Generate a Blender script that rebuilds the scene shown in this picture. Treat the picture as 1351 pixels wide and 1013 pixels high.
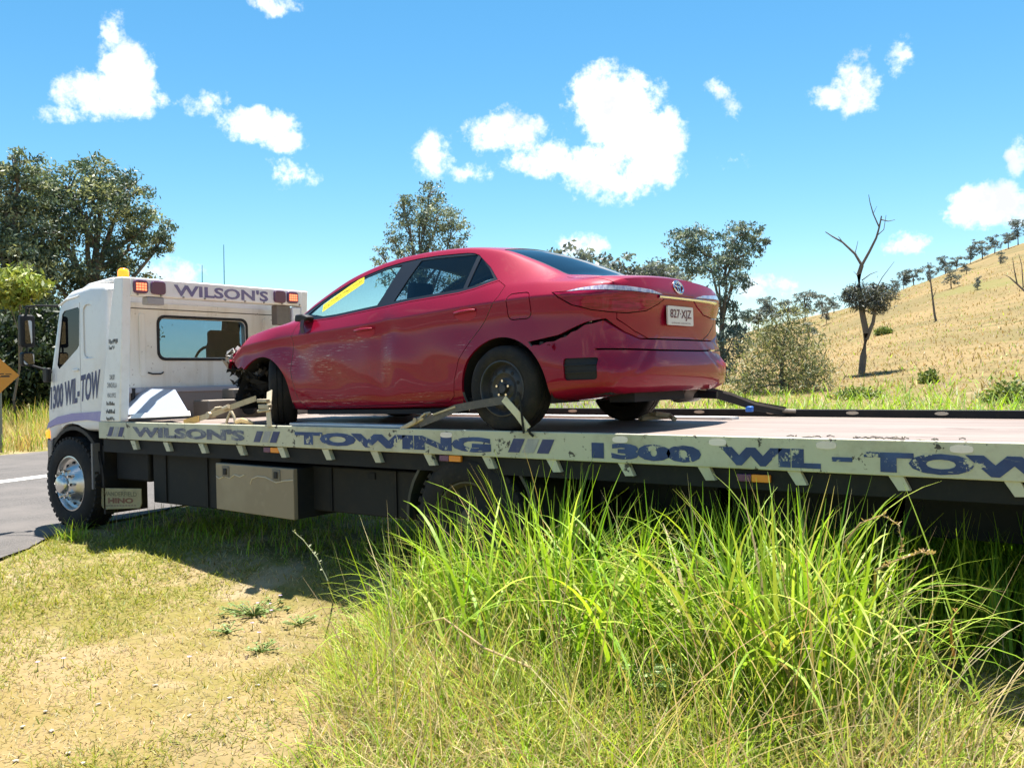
import bpy, bmesh, math, random
import numpy as np
from mathutils import Vector, Matrix, Euler

for o in list(bpy.data.objects):
    bpy.data.objects.remove(o)
random.seed(7)
SC = bpy.context.scene
COL = SC.collection
RAD = math.radians

# ------------------------------------------------------------------ camera
CAM = Vector((3.785, -6.048, 0.395))
YAW, PITCH, ROLL, FPX = RAD(35.79), RAD(-0.556), RAD(-1.18), 1214.3
Fv = Vector((-math.sin(YAW)*math.cos(PITCH), math.cos(YAW)*math.cos(PITCH), math.sin(PITCH)))
R0 = Vector((math.cos(YAW), math.sin(YAW), 0))
U0 = R0.cross(Fv)
Rv = R0*math.cos(ROLL) + U0*math.sin(ROLL)
Uv = -R0*math.sin(ROLL) + U0*math.cos(ROLL)
cd = bpy.data.cameras.new('camera')
cd.sensor_fit = 'HORIZONTAL'; cd.sensor_width = 36.0
cd.lens = 36.0*FPX/1351.0
cd.clip_start = 0.05; cd.clip_end = 6000
cam = bpy.data.objects.new('camera', cd); COL.objects.link(cam)
M = Matrix((Rv, Uv, -Fv)).transposed().to_4x4(); M.translation = CAM
cam.matrix_world = M
SC.camera = cam

def pray(px, py):
    """direction of a photograph pixel (1351 x 1013), used to set out bearings"""
    return (Fv + Rv*((px-675.5)/FPX) - Uv*((py-506.5)/FPX))

# ------------------------------------------------------------------ sun, sky
SUN = Vector((-0.10, 0.19, 0.977)).normalized()
sl = bpy.data.lights.new('sun', 'SUN'); sl.energy = 5.0; sl.angle = RAD(0.53); sl.color = (1.0, 0.95, 0.87)
so = bpy.data.objects.new('sun', sl); COL.objects.link(so)
so.rotation_euler = (-SUN).to_track_quat('-Z', 'Y').to_euler(); so.location = (0, 0, 30)

SC.view_settings.view_transform = 'Standard'; SC.view_settings.look = 'None'
SC.view_settings.exposure = 1.55; SC.view_settings.gamma = 1.0
SC.view_settings.use_curve_mapping = False

W = bpy.data.worlds.new('World'); SC.world = W; W.use_nodes = True
nt = W.node_tree; nt.nodes.clear()
def WN(t, **k):
    n = nt.nodes.new(t)
    for a, b in k.items(): setattr(n, a, b)
    return n
def wl(a, b): nt.links.new(a, b)
def wmath(op, a, b=None, c=None, clamp=False):
    n = WN('ShaderNodeMath', operation=op, use_clamp=clamp)
    for i, s in enumerate((a, b, c)):
        if s is None: continue
        if isinstance(s, (int, float)): n.inputs[i].default_value = s
        else: wl(s, n.inputs[i])
    return n.outputs[0]
sky = WN('ShaderNodeTexSky', sky_type='NISHITA', sun_disc=False)
sky.sun_elevation = math.asin(SUN.z); sky.sun_rotation = math.atan2(SUN.x, SUN.y)
sky.altitude = 300; sky.air_density = 1.0; sky.dust_density = 0.25; sky.ozone_density = 2.2
hs = WN('ShaderNodeHueSaturation'); hs.inputs['Saturation'].default_value = 1.30; hs.inputs['Hue'].default_value = 0.485
hs.inputs['Value'].default_value = 0.86
wl(sky.outputs[0], hs.inputs['Color'])
tc = WN('ShaderNodeTexCoord'); D = tc.outputs['Generated']
# noise that frays the cloud edges
def wnoise(scale, detail, rough, off=(0, 0, 0)):
    mp = WN('ShaderNodeMapping'); mp.inputs['Location'].default_value = off; wl(D, mp.inputs['Vector'])
    n = WN('ShaderNodeTexNoise'); n.inputs['Scale'].default_value = scale
    n.inputs['Detail'].default_value = detail; n.inputs['Roughness'].default_value = rough
    wl(mp.outputs[0], n.inputs['Vector']); return n.outputs[0]
n1 = wnoise(13, 6, 0.68); n2 = wnoise(70, 3, 0.65, (3, 1, 2)); n3 = wnoise(17, 3, 0.5, (8, 4, 6))
fray = wmath('ADD', wmath('MULTIPLY', wmath('SUBTRACT', n1, 0.5), 5.2), wmath('MULTIPLY', wmath('SUBTRACT', n2, 0.5), 1.6))
# fair-weather cumulus: (bearing as photo pixel, half width, half height, body)
CL = [(128,128,62,34,1),(165,90,34,52,1),(150,45,22,30,.7),(85,150,40,14,.6),(180,130,34,26,.7),
      (330,165,62,26,1),(380,186,28,16,.8),(285,140,26,13,.15),(380,230,22,11,.12),(368,6,30,20,.8),
      (815,140,70,58,1.15),(845,175,58,52,1.15),(800,230,62,42,1.15),(850,225,48,34,1),(672,178,56,36,1),(694,207,54,27,.9),(725,210,40,28,1),(640,228,34,11,.35),
      (574,205,18,20,.25),(945,118,22,20,.6),(966,140,17,18,.55),(960,213,22,9,.12),
      (1130,108,32,44,.9),(1100,128,30,16,.6),(1188,76,14,20,.25),(1312,272,50,28,.9),(1275,292,32,16,.6),(1195,320,44,20,.95),(1342,202,16,24,.7),
      (765,322,28,15,.45),(215,358,28,12,.15),(1000,372,34,18,.5)]
# gnomonic coordinates about the bearing of the valley, fixed in the world
def wdot(v):
    n = WN('ShaderNodeVectorMath', operation='DOT_PRODUCT'); wl(D, n.inputs[0]); n.inputs[1].default_value = tuple(v); return n.outputs['Value']
fwd = wmath('MAXIMUM', wdot(Fv), 0.02)
uv = WN('ShaderNodeCombineXYZ'); wl(wmath('DIVIDE', wdot(Rv), fwd), uv.inputs[0]); wl(wmath('DIVIDE', wdot(Uv), fwd), uv.inputs[1])
body = None
for px, py, a, b, s in CL:
    m_ = WN('ShaderNodeVectorMath', operation='MULTIPLY_ADD'); wl(uv.outputs[0], m_.inputs[0])
    m_.inputs[1].default_value = (FPX/a, FPX/b, 0); m_.inputs[2].default_value = (-(px-675.5)/a, (py-506.5)/b, 0)
    d_ = WN('ShaderNodeVectorMath', operation='DOT_PRODUCT'); wl(m_.outputs[0], d_.inputs[0]); wl(m_.outputs[0], d_.inputs[1])
    e = wmath('MULTIPLY_ADD', d_.outputs['Value'], -s, s)
    body = e if body is None else wmath('SMOOTH_MAX', body, e, 0.35)
body = wmath('MAXIMUM', body, -3.0)
# the same scattered cumulus all round the rest of the sky
vf = WN('ShaderNodeVectorMath', operation='DOT_PRODUCT'); wl(D, vf.inputs[0]); vf.inputs[1].default_value = tuple(Fv)
big = wnoise(2.6, 3, 0.5, (5, 2, 7))
rest = wmath('SUBTRACT', wmath('MULTIPLY', wmath('SUBTRACT', big, 0.60), 9.0), wmath('MULTIPLY', wmath('GREATER_THAN', vf.outputs['Value'], 0.74), 50.0))
body = wmath('MAXIMUM', body, rest)
dens = wmath('ADD', body, fray)
mr = WN('ShaderNodeMapRange', interpolation_type='SMOOTHSTEP'); wl(dens, mr.inputs[0])
mr.inputs[1].default_value = -0.25; mr.inputs[2].default_value = 0.95
core = WN('ShaderNodeMapRange'); wl(wmath('ADD', wmath('MULTIPLY', n3, 2.4), wmath('MULTIPLY', dens, 0.5)), core.inputs[0]); core.inputs[1].default_value = 1.25; core.inputs[2].default_value = 2.1
ccol = WN('ShaderNodeMix', data_type='RGBA'); wl(core.outputs[0], ccol.inputs[0])
ccol.inputs[6].default_value = (6.9, 7.1, 7.4, 1); ccol.inputs[7].default_value = (4.4, 4.5, 4.75, 1)
sep = WN('ShaderNodeSeparateXYZ'); wl(D, sep.inputs[0])
up = wmath('GREATER_THAN', sep.outputs[2], 0.0)
mx = WN('ShaderNodeMix', data_type='RGBA')
wl(wmath('MULTIPLY', mr.outputs[0], up), mx.inputs[0]); wl(hs.outputs[0], mx.inputs[6]); wl(ccol.outputs[2], mx.inputs[7])
bg = WN('ShaderNodeBackground'); bg.inputs[1].default_value = 0.075
wl(mx.outputs[2], bg.inputs[0])
W.cycles.sampling_method = 'MANUAL'; W.cycles.sample_map_resolution = 256
wo = WN('ShaderNodeOutputWorld'); wl(bg.outputs[0], wo.inputs[0])

# ------------------------------------------------------------------ helpers
def tag(o, label=None, cat=None, group=None, kind=None):
    if label: o['label'] = label
    if cat: o['category'] = cat
    if group: o['group'] = group
    if kind: o['kind'] = kind
    return o
def empty(name, loc=(0, 0, 0), label=None, cat=None, group=None, parent=None):
    o = bpy.data.objects.new(name, None); COL.objects.link(o); o.location = loc
    o.empty_display_size = 0.2
    if parent: o.parent = parent
    return tag(o, label, cat, group)
def root_of(o):
    while o.parent: o = o.parent
    return o
def link(name, me, mat=None, parent=None, local=False, bevel=0, smooth=False, seg=2):
    o = bpy.data.objects.new(name, me); COL.objects.link(o)
    if mat and not me.materials: me.materials.append(mat)
    if parent:
        o.parent = parent
        if not local:
            L = root_of(parent).location
            if L.length > 0: me.transform(Matrix.Translation(-L))
    if smooth:
        for p in me.polygons: p.use_smooth = True
        me.set_sharp_from_angle(angle=RAD(smooth if smooth > 1 else 35))
    if bevel:
        m = o.modifiers.new('bevel', 'BEVEL'); m.width = bevel; m.segments = seg; m.limit_method = 'ANGLE'; m.angle_limit = RAD(40)
        if not smooth:
            for p in me.polygons: p.use_smooth = True
            me.set_sharp_from_angle(angle=RAD(35))
        m.harden_normals = False
    return o
class MB:
    def __init__(s): s.v = []; s.f = []
    def add(s, v, f):
        n = len(s.v); s.v += [tuple(p) for p in v]; s.f += [tuple(i+n for i in q) for q in f]; return s
    def box(s, a, b):
        x0, y0, z0 = a; x1, y1, z1 = b
        return s.add([(x0,y0,z0),(x1,y0,z0),(x1,y1,z0),(x0,y1,z0),(x0,y0,z1),(x1,y0,z1),(x1,y1,z1),(x0,y1,z1)],
                     [(3,2,1,0),(4,5,6,7),(0,1,5,4),(1,2,6,5),(2,3,7,6),(3,0,4,7)])
    def prism(s, poly, axis, a, b):
        """poly in the two other axes (cyclic order kept), extruded from a to b"""
        def P(p, t):
            if axis == 'y': return (p[0], t, p[1])
            if axis == 'x': return (t, p[0], p[1])
            return (p[0], p[1], t)
        n = len(poly)
        ar = sum(poly[i][0]*poly[(i+1) % n][1]-poly[(i+1) % n][0]*poly[i][1] for i in range(n))
        if (ar < 0) != (axis == 'y'): poly = list(reversed(poly))
        # now orientation gives outward normals when a<b
        v = [P(p, a) for p in poly]+[P(p, b) for p in poly]
        f = [tuple(range(n-1, -1, -1)), tuple(range(n, 2*n))]
        for i in range(n):
            j = (i+1) % n; f.append((i, j, n+j, n+i))
        return s.add(v, f)
    def tube(s, pts, r, n=8, cap=True):
        pts = [Vector(p) for p in pts]; rr = r if hasattr(r, '__len__') else [r]*len(pts)
        rings = []
        up = Vector((0, 0, 1))
        for i, p in enumerate(pts):
            t = (pts[min(i+1, len(pts)-1)]-pts[max(i-1, 0)]).normalized()
            a = t.cross(up)
            if a.length < 1e-3: a = t.cross(Vector((1, 0, 0)))
            a.normalize(); b = t.cross(a).normalized()
            rings.append([p+(a*math.cos(2*math.pi*k/n)+b*math.sin(2*math.pi*k/n))*rr[i] for k in range(n)])
        v = [q for R in rings for q in R]; f = []
        for i in range(len(pts)-1):
            for k in range(n):
                f.append((i*n+k, (i+1)*n+k, (i+1)*n+(k+1) % n, i*n+(k+1) % n))
        if cap:
            f.append(tuple(range(n))); f.append(tuple(reversed(range((len(pts)-1)*n, len(pts)*n))))
        return s.add(v, f)
    def strap(s, pts, w, t, side):
        """flat webbing of width w along side vector(s)"""
        pts = [Vector(p) for p in pts]; n = len(pts); v = []
        for i, p in enumerate(pts):
            d = (pts[min(i+1, n-1)]-pts[max(i-1, 0)]).normalized(); a = Vector(side).normalized()
            nn = d.cross(a).normalized(); a = nn.cross(d).normalized()
            for sa, sn in ((-1,-1),(1,-1),(1,1),(-1,1)): v.append(p+a*(sa*w/2)+nn*(sn*t/2))
        f = [(3,2,1,0), tuple(4*(n-1)+k for k in range(4))]
        for i in range(n-1):
            for k in range(4): f.append((4*i+k, 4*i+(k+1) % 4, 4*i+4+(k+1) % 4, 4*i+4+k))
        return s.add(v, f)
    def lathe(s, prof, c, axis='y', n=48, closed=False):
        """prof: (radius, height along axis)"""
        c = Vector(c); m = len(prof); v = []
        for k in range(n):
            a = 2*math.pi*k/n; ca, sa = math.cos(a), math.sin(a)
            for r, h in prof:
                v.append(c+(Vector((r*ca, h, r*sa)) if axis == 'y' else Vector((r*ca, r*sa, h)) if axis == 'z' else Vector((h, r*ca, r*sa))))
        f = []
        for k in range(n):
            k2 = (k+1) % n
            for i in range(m if closed else m-1):
                j = (i+1) % m
                f.append((k*m+i, k*m+j, k2*m+j, k2*m+i))
        return s.add(v, f)
    def mesh(s, name='m'):
        me = bpy.data.meshes.new(name); me.from_pydata(s.v, [], s.f); me.validate(); me.update()
        bm = bmesh.new(); bm.from_mesh(me); bmesh.ops.recalc_face_normals(bm, faces=bm.faces); bm.to_mesh(me); bm.free()
        return me
    def build(s, name, mat, parent=None, **k):
        return link(name, s.mesh(name), mat, parent, **k)
def np_mesh(name, V, Fq, col=None):
    """fast mesh from numpy quads / tris, optional per-vertex colour"""
    me = bpy.data.meshes.new(name); V = np.asarray(V, dtype=np.float32); Fq = np.asarray(Fq, dtype=np.int32)
    k = Fq.shape[1]; me.vertices.add(len(V)); me.vertices.foreach_set('co', V.ravel())
    me.loops.add(Fq.size); me.loops.foreach_set('vertex_index', Fq.ravel())
    me.polygons.add(len(Fq)); me.polygons.foreach_set('loop_start', np.arange(0, Fq.size, k, dtype=np.int32))
    me.polygons.foreach_set('loop_total', np.full(len(Fq), k, dtype=np.int32))
    if col is not None:
        a = me.color_attributes.new('Col', 'FLOAT_COLOR', 'POINT')
        C4 = np.ones((len(V), 4), dtype=np.float32); C4[:, :3] = col; a.data.foreach_set('color', C4.ravel())
    me.update(calc_edges=True); return me

# ------------------------------------------------------------------ materials
def newmat(name):
    m = bpy.data.materials.new(name); m.use_nodes = True; m.node_tree.nodes.clear(); return m, m.node_tree
def N(t, typ, **k):
    n = t.nodes.new(typ)
    for a, b in k.items():
        if hasattr(n, a) and a not in ('Scale',): setattr(n, a, b)
    return n
def noise(t, scale, detail=4, rough=.55, stretch=None, coord='Object', off=(0, 0, 0)):
    c = t.nodes.new('ShaderNodeTexCoord'); mp = t.nodes.new('ShaderNodeMapping')
    if stretch: mp.inputs['Scale'].default_value = stretch
    mp.inputs['Location'].default_value = off
    t.links.new(c.outputs[coord], mp.inputs[0])
    n = t.nodes.new('ShaderNodeTexNoise'); n.inputs['Scale'].default_value = scale; n.inputs['Detail'].default_value = detail
    n.inputs['Roughness'].default_value = rough; t.links.new(mp.outputs[0], n.inputs['Vector']); return n.outputs[0]
def ramp(t, src, stops, interp='LINEAR'):
    r = t.nodes.new('ShaderNodeValToRGB'); r.color_ramp.interpolation = interp
    e = r.color_ramp.elements
    while len(e) > 1: e.remove(e[-1])
    e[0].position = stops[0][0]; e[0].color = (*stops[0][1], 1)
    for p, c in stops[1:]:
        x = e.new(p); x.color = (*c, 1)
    t.links.new(src, r.inputs[0]); return r.outputs[0]
def mixc(t, f, a, b):
    m = t.nodes.new('ShaderNodeMix'); m.data_type = 'RGBA'
    for i, s in ((0, f), (6, a), (7, b)):
        if isinstance(s, (int, float)): m.inputs[i].default_value = s
        elif isinstance(s, tuple): m.inputs[i].default_value = (*s[:3], 1)
        else: t.links.new(s, m.inputs[i])
    return m.outputs[2]
def step(t, src, a, b):
    m = t.nodes.new('ShaderNodeMapRange'); m.interpolation_type = 'SMOOTHSTEP'
    m.inputs[1].default_value = a; m.inputs[2].default_value = b; t.links.new(src, m.inputs[0]); return m.outputs[0]
def finish(t, color, rough=.5, metal=0, bump=None, bstr=.3, bdist=.01, coat=0, spec=.5, emit=None, estr=0):
    p = t.nodes.new('ShaderNodeBsdfPrincipled'); o = t.nodes.new('ShaderNodeOutputMaterial')
    if isinstance(color, tuple): p.inputs['Base Color'].default_value = (*color[:3], 1)
    else: t.links.new(color, p.inputs['Base Color'])
    if isinstance(rough, (int, float)): p.inputs['Roughness'].default_value = rough
    else: t.links.new(rough, p.inputs['Roughness'])
    p.inputs['Metallic'].default_value = metal; p.inputs['Coat Weight'].default_value = coat; p.inputs['Coat Roughness'].default_value = .06
    p.inputs['Specular IOR Level'].default_value = spec
    if emit: p.inputs['Emission Color'].default_value = (*emit, 1); p.inputs['Emission Strength'].default_value = estr
    if bump is not None:
        b = t.nodes.new('ShaderNodeBump'); b.inputs['Strength'].default_value = bstr; b.inputs['Distance'].default_value = bdist
        t.links.new(bump, b.inputs['Height']); t.links.new(b.outputs[0], p.inputs['Normal'])
    t.links.new(p.outputs[0], o.inputs[0]); return p
def paint(name, c, dirt=(.25,.19,.12), amount=.35, scale=3., rough=.4, metal=0, coat=0, chip=None, chips=.7, bstr=.15, spec=.5):
    """painted / dusty surface: two scales of dirt, optional flaking to another colour"""
    m, t = newmat(name)
    a = noise(t, scale, 6, .65); b = noise(t, scale*9, 3, .6, off=(4, 2, 1))
    d = mixc(t, step(t, a, .45, .75), c, tuple(x*(1-amount)+y*amount for x, y in zip(c, dirt)))
    d = mixc(t, step(t, b, .55, .8), d, tuple(x*(1-amount*.6)+y*amount*.6 for x, y in zip(c, dirt)))
    if chip: d = mixc(t, step(t, noise(t, scale*4, 8, .7, off=(9, 9, 9)), chips, chips+.03), d, chip)
    finish(t, d, ramp(t, a, [(0, (rough*.8,)*3), (1, (min(1, rough*1.3),)*3)]), metal, b, bstr, .004, coat, spec)
    return m
def glassmat(name, tint, rough=0.0, opac=0.0, oc=(.02,.02,.025)):
    m, t = newmat(name)
    tr = t.nodes.new('ShaderNodeBsdfTransparent'); tr.inputs[0].default_value = (*tint, 1)
    gl = t.nodes.new('ShaderNodeBsdfGlossy'); gl.inputs['Roughness'].default_value = rough
    fr = t.nodes.new('ShaderNodeFresnel'); fr.inputs[0].default_value = 1.5
    mx = t.nodes.new('ShaderNodeMixShader'); o = t.nodes.new('ShaderNodeOutputMaterial')
    base = tr.outputs[0]
    if opac:
        df = t.nodes.new('ShaderNodeBsdfDiffuse'); df.inputs[0].default_value = (*oc, 1)
        m2 = t.nodes.new('ShaderNodeMixShader'); m2.inputs[0].default_value = opac
        t.links.new(base, m2.inputs[1]); t.links.new(df.outputs[0], m2.inputs[2]); base = m2.outputs[0]
    ge = t.nodes.new('ShaderNodeNewGeometry'); mm = t.nodes.new('ShaderNodeMath'); mm.operation = 'SUBTRACT'; mm.inputs[0].default_value = 1; t.links.new(ge.outputs['Backfacing'], mm.inputs[1])
    m3 = t.nodes.new('ShaderNodeMath'); m3.operation = 'MULTIPLY'; t.links.new(fr.outputs[0], m3.inputs[0]); t.links.new(mm.outputs[0], m3.inputs[1])
    t.links.new(m3.outputs[0], mx.inputs[0]); t.links.new(base, mx.inputs[1]); t.links.new(gl.outputs[0], mx.inputs[2])
    t.links.new(mx.outputs[0], o.inputs[0]); return m
def leafmat(name, trans=.35, spec=.25, tint=(1,1,1)):
    m, t = newmat(name)
    at = t.nodes.new('ShaderNodeAttribute'); at.attribute_name = 'Col'
    col = mixc(t, 1.0, tint, at.outputs['Color']); col.node.blend_type = 'MULTIPLY'
    p = t.nodes.new('ShaderNodeBsdfPrincipled'); p.inputs['Roughness'].default_value = .5; p.inputs['Specular IOR Level'].default_value = spec
    t.links.new(col, p.inputs['Base Color'])
    tl = t.nodes.new('ShaderNodeBsdfTranslucent')
    br = mixc(t, 1.0, col, (1.0, 1.0, .55)); br.node.blend_type = 'MULTIPLY'
    t.links.new(br, tl.inputs[0])
    mx = t.nodes.new('ShaderNodeMixShader'); mx.inputs[0].default_value = trans
    o = t.nodes.new('ShaderNodeOutputMaterial')
    t.links.new(p.outputs[0], mx.inputs[1]); t.links.new(tl.outputs[0], mx.inputs[2]); t.links.new(mx.outputs[0], o.inputs[0])
    return m
def plain(name, c, rough=.5, metal=0, coat=0, emit=None, estr=0, spec=.5):
    m, t = newmat(name); finish(t, c, rough, metal, coat=coat, emit=emit, estr=estr, spec=spec); return m

def text_verts(body, bold=.02, shear=0):
    cu = bpy.data.curves.new('txt', 'FONT'); cu.body = body; cu.offset = bold; cu.shear = shear; cu.resolution_u = 3
    ob = bpy.data.objects.new('txt', cu); COL.objects.link(ob)
    dg = bpy.context.evaluated_depsgraph_get(); dg.update()
    me = bpy.data.meshes.new_from_object(ob.evaluated_get(dg))
    v = np.array([x.co[:] for x in me.vertices]); f = [tuple(p.vertices) for p in me.polygons]
    bpy.data.objects.remove(ob); bpy.data.curves.remove(cu); bpy.data.meshes.remove(me)
    lo, hi = v.min(0), v.max(0)
    v = (v-lo)/np.maximum(hi-lo, 1e-6); return v, f
def lettering(name, body, TL, TR, BL, BR, mat, parent=None, bold=.02, shear=0, **k):
    """flat print stretched between four world corners"""
    v, f = text_verts(body, bold, shear)
    TL, TR, BL, BR = [np.array(q, dtype=float) for q in (TL, TR, BL, BR)]
    u, w = v[:, :1], v[:, 1:2]
    P = (BL*(1-u)+BR*u)*(1-w)+(TL*(1-u)+TR*u)*w
    me = bpy.data.meshes.new(name); me.from_pydata(P.tolist(), [], f); me.update()
    return link(name, me, mat, parent, **k)
def sstep(x, a, b):
    t = np.clip((np.asarray(x, dtype=float)-a)/(b-a), 0, 1); return t*t*(3-2*t)

# ------------------------------------------------------------------ terrain
RH_T = np.array([-180,-120,-60,-30,0,6.7,12.4,17.4,22.6,30,45,60,90,130,180.])
RH_H = np.array([3,14,34,32,25,22.5,17,11,7.5,4.5,2.5,2.0,1.5,1.5,3])
# road: near edge, centre line, far edge as set out on the ground
NE = [(3,-14),(0,-9.2),(-2.5,-5.3),(-4.0,-3.1),(-4.77,-2.08),(-5.33,-1.35),(-5.8,-.55),(-6.2,.7),(-6.6,2.3),(-7.4,5.5),(-9.2,12),(-12.5,22),(-18,36),(-27,56)]
CE = [(-5,-16),(-7.5,-10),(-9.4,-5.6),(-10.5,-2.6),(-11.1,-.6),(-11.4,1.0),(-11.62,1.9),(-11.9,3.0),(-12.3,5),(-13.2,8.8),(-15,15),(-18.6,25.5),(-24,39),(-33,60)]
FE = [(-13,-18),(-15,-11),(-16,-5.6),(-16.5,-2),(-16.8,.4),(-17,2.2),(-17.2,3.6),(-17.5,5.2),(-18,7.4),(-19,11.4),(-21,18),(-25,29),(-31,44),(-40,64)]
def bumps(x, y, s, seed):
    r = np.random.RandomState(seed); z = 0
    for _ in range(6):
        a = r.rand()*6.28; k = s*(0.6+r.rand()*1.2); z = z+np.sin((x*np.cos(a)+y*np.sin(a))*k+r.rand()*6.28)
    return z/6
NEa, FEa = np.array(NE, float), np.array(FE, float)
def ground_z(x, y, bed=True):
    x = np.asarray(x, dtype=float); y = np.asarray(y, dtype=float)
    z = -1.14 - .25*sstep(-y, .78, 1.45)*sstep(x, -5.2, -1.8)
    dx, dy = x-3.785, y+6.048
    R = np.hypot(dx, dy); th = np.degrees(np.arctan2(-dx, dy))
    t = np.clip((R-30)/150, 0, 1)
    hill = np.interp(th, RH_T, RH_H)*(t**1.12)
    hill = hill*np.where(R > 180, 1+.0006*(R-180), 1)
    z = z+hill+(bumps(x, y, .12, 3)*1.6+bumps(x, y, .4, 5)*.45)*np.clip((R-34)/80, 0, 1)
    rough = bumps(x, y, 2.3, 1)*.028+bumps(x, y, 6, 2)*.012
    nex = np.interp(y, NEa[:, 1], NEa[:, 0]); fex = np.interp(y, FEa[:, 1], FEa[:, 0])
    on_road = sstep(nex-x, -.25, .05)*sstep(x-fex, -.25, .05)
    return z-(.024*on_road if bed else 0)+rough*(1-on_road)*np.clip((R-1)/4, .3, 1)*(1-sstep(R, 15, 40)*.3)
def axis_coords(c0, fine, n1, far):
    a = list(np.arange(c0[0], c0[1]+1e-6, fine)); d = fine
    lo, hi = a[0], a[-1]
    L, H = [], []
    s = fine
    while hi < far: s *= 1.09; hi += s; H.append(hi)
    s = fine
    while lo > -far: s *= 1.09; lo -= s; L.append(lo)
    return np.array(L[::-1]+a+H)
gx = axis_coords((-8, 5), .14, 0, 900); gy = axis_coords((-5, 3), .14, 0, 900)
GX, GY = np.meshgrid(gx, gy, indexing='ij'); GZ = ground_z(GX, GY)
nx, ny = len(gx), len(gy)
idx = np.arange(nx*ny).reshape(nx, ny)
FQ = np.stack([idx[:-1, :-1].ravel(), idx[1:, :-1].ravel(), idx[1:, 1:].ravel(), idx[:-1, 1:].ravel()], 1)
gm, t = newmat('dry_grass_ground')
n0 = noise(t, .35, 5, .6); nA = noise(t, 1.7, 6, .65, off=(3, 3, 0)); nB = noise(t, 14, 5, .7); nC = noise(t, 70, 4, .7, off=(1, 5, 2)); nF = noise(t, .02, 6, .65)
straw = mixc(t, step(t, nB, .35, .7), (.26, .205, .105), (.36, .295, .17))
straw = mixc(t, step(t, nC, .45, .7), straw, (.17, .12, .06))
green = mixc(t, step(t, nB, .4, .7), (.13, .135, .03), (.20, .19, .05))
c = mixc(t, step(t, nA, .41, .55), straw, green)
c = mixc(t, step(t, noise(t, .9, 4, .6, off=(7, 1, 0)), .53, .66), c, (.37, .29, .20))
c = mixc(t, step(t, nF, .5, .62), c, (.215, .155, .062))
ngw = noise(t, .22, 7, .7, stretch=(1, 1, .4), off=(2, 8, 0)); c = mixc(t, step(t, ngw, .50, .66), c, (.135, .115, .042))
gp_ = t.nodes.new('ShaderNodeTexCoord'); vd = t.nodes.new('ShaderNodeVectorMath'); vd.operation = 'DISTANCE'; t.links.new(gp_.outputs['Object'], vd.inputs[0]); vd.inputs[1].default_value = (3.8, -6, 0)
hillc = mixc(t, step(t, noise(t, .09, 6, .6, stretch=(1, 1, 2), off=(5, 1, 3)), .38, .64), (.225, .162, .078), (.16, .125, .058))
hillc = mixc(t, step(t, noise(t, .55, 6, .7, stretch=(.5, 1, 1), off=(2, 3, 0)), .48, .68), hillc, (.135, .118, .05)); hillc = mixc(t, step(t, noise(t, .05, 4, .6, off=(9, 3, 1)), .55, .7), hillc, (.16, .145, .055))
hillc = mixc(t, step(t, noise(t, .8, 5, .7, off=(7, 7, 0)), .62, .72), hillc, (.26, .195, .11))
c = mixc(t, step(t, vd.outputs['Value'], 24, 42), c, hillc)
finish(t, c, .95, 0, nB, .7, .03, spec=.1)
ground = link('ground', np_mesh('ground', np.stack([GX.ravel(), GY.ravel(), GZ.ravel()], 1), FQ), gm); tag(ground, kind='structure')
for p in ground.data.polygons: p.use_smooth = True

def dens(P, k=8):
    P = np.array(P, dtype=float); out = []
    for i in range(len(P)-1):
        p0, p1, p2, p3 = P[max(i-1, 0)], P[i], P[i+1], P[min(i+2, len(P)-1)]
        for s in np.linspace(0, 1, k, endpoint=False):
            out.append(.5*((2*p1)+(-p0+p2)*s+(2*p0-5*p1+4*p2-p3)*s*s+(-p0+3*p1-3*p2+p3)*s**3))
    return np.array(out+[P[-1]])
ne, ce, fe = dens(NE), dens(CE), dens(FE)
jit = np.random.RandomState(4)
jw = jit.randn(*ne.shape)*.05; jw = (jw+np.roll(jw, 1, 0)+np.roll(jw, -1, 0))/3; ne[:, 0] += np.clip(jw[:, 0]*1.2, -.08, .08)
cols = [ne*(1-a)+ce*a for a in np.linspace(0, 1, 5)]+[ce*(1-a)+fe*a for a in np.linspace(.25, 1, 4)]
RV = np.stack(cols, 1); m, n = RV.shape[:2]
def rz(x, y): return ground_z(x, y, False)*0+np.where(np.hypot(x-3.785, y+6.048) < 30, -1.138, ground_z(x, y, False)+.004)
V = np.concatenate([RV, rz(RV[..., 0], RV[..., 1])[..., None]], -1).reshape(-1, 3)
ii = np.arange(m*n).reshape(m, n)
am, t = newmat('asphalt')
a1 = noise(t, 120, 3, .7); a2 = noise(t, 1.2, 5, .6); a3 = noise(t, 5, 4, .6, stretch=(1, .15, 1))
c = mixc(t, step(t, a1, .4, .62), (.05, .046, .044), (.15, .137, .128)); c = mixc(t, step(t, a2, .4, .7), c, (.125, .112, .104))
c = mixc(t, step(t, a3, .6, .75), c, (.065, .058, .055))
finish(t, c, .85, 0, a1, .6, .008, spec=.25)
road = link('road', np_mesh('road', V, np.stack([ii[:-1, :-1].ravel(), ii[:-1, 1:].ravel(), ii[1:, 1:].ravel(), ii[1:, :-1].ravel()], 1)), am); tag(road, kind='structure')
lm, t = newmat('worn_line_paint')
finish(t, mixc(t, step(t, noise(t, 25, 6, .7), .52, .62), (.80, .78, .72), (.25, .23, .2)), .7)
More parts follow.
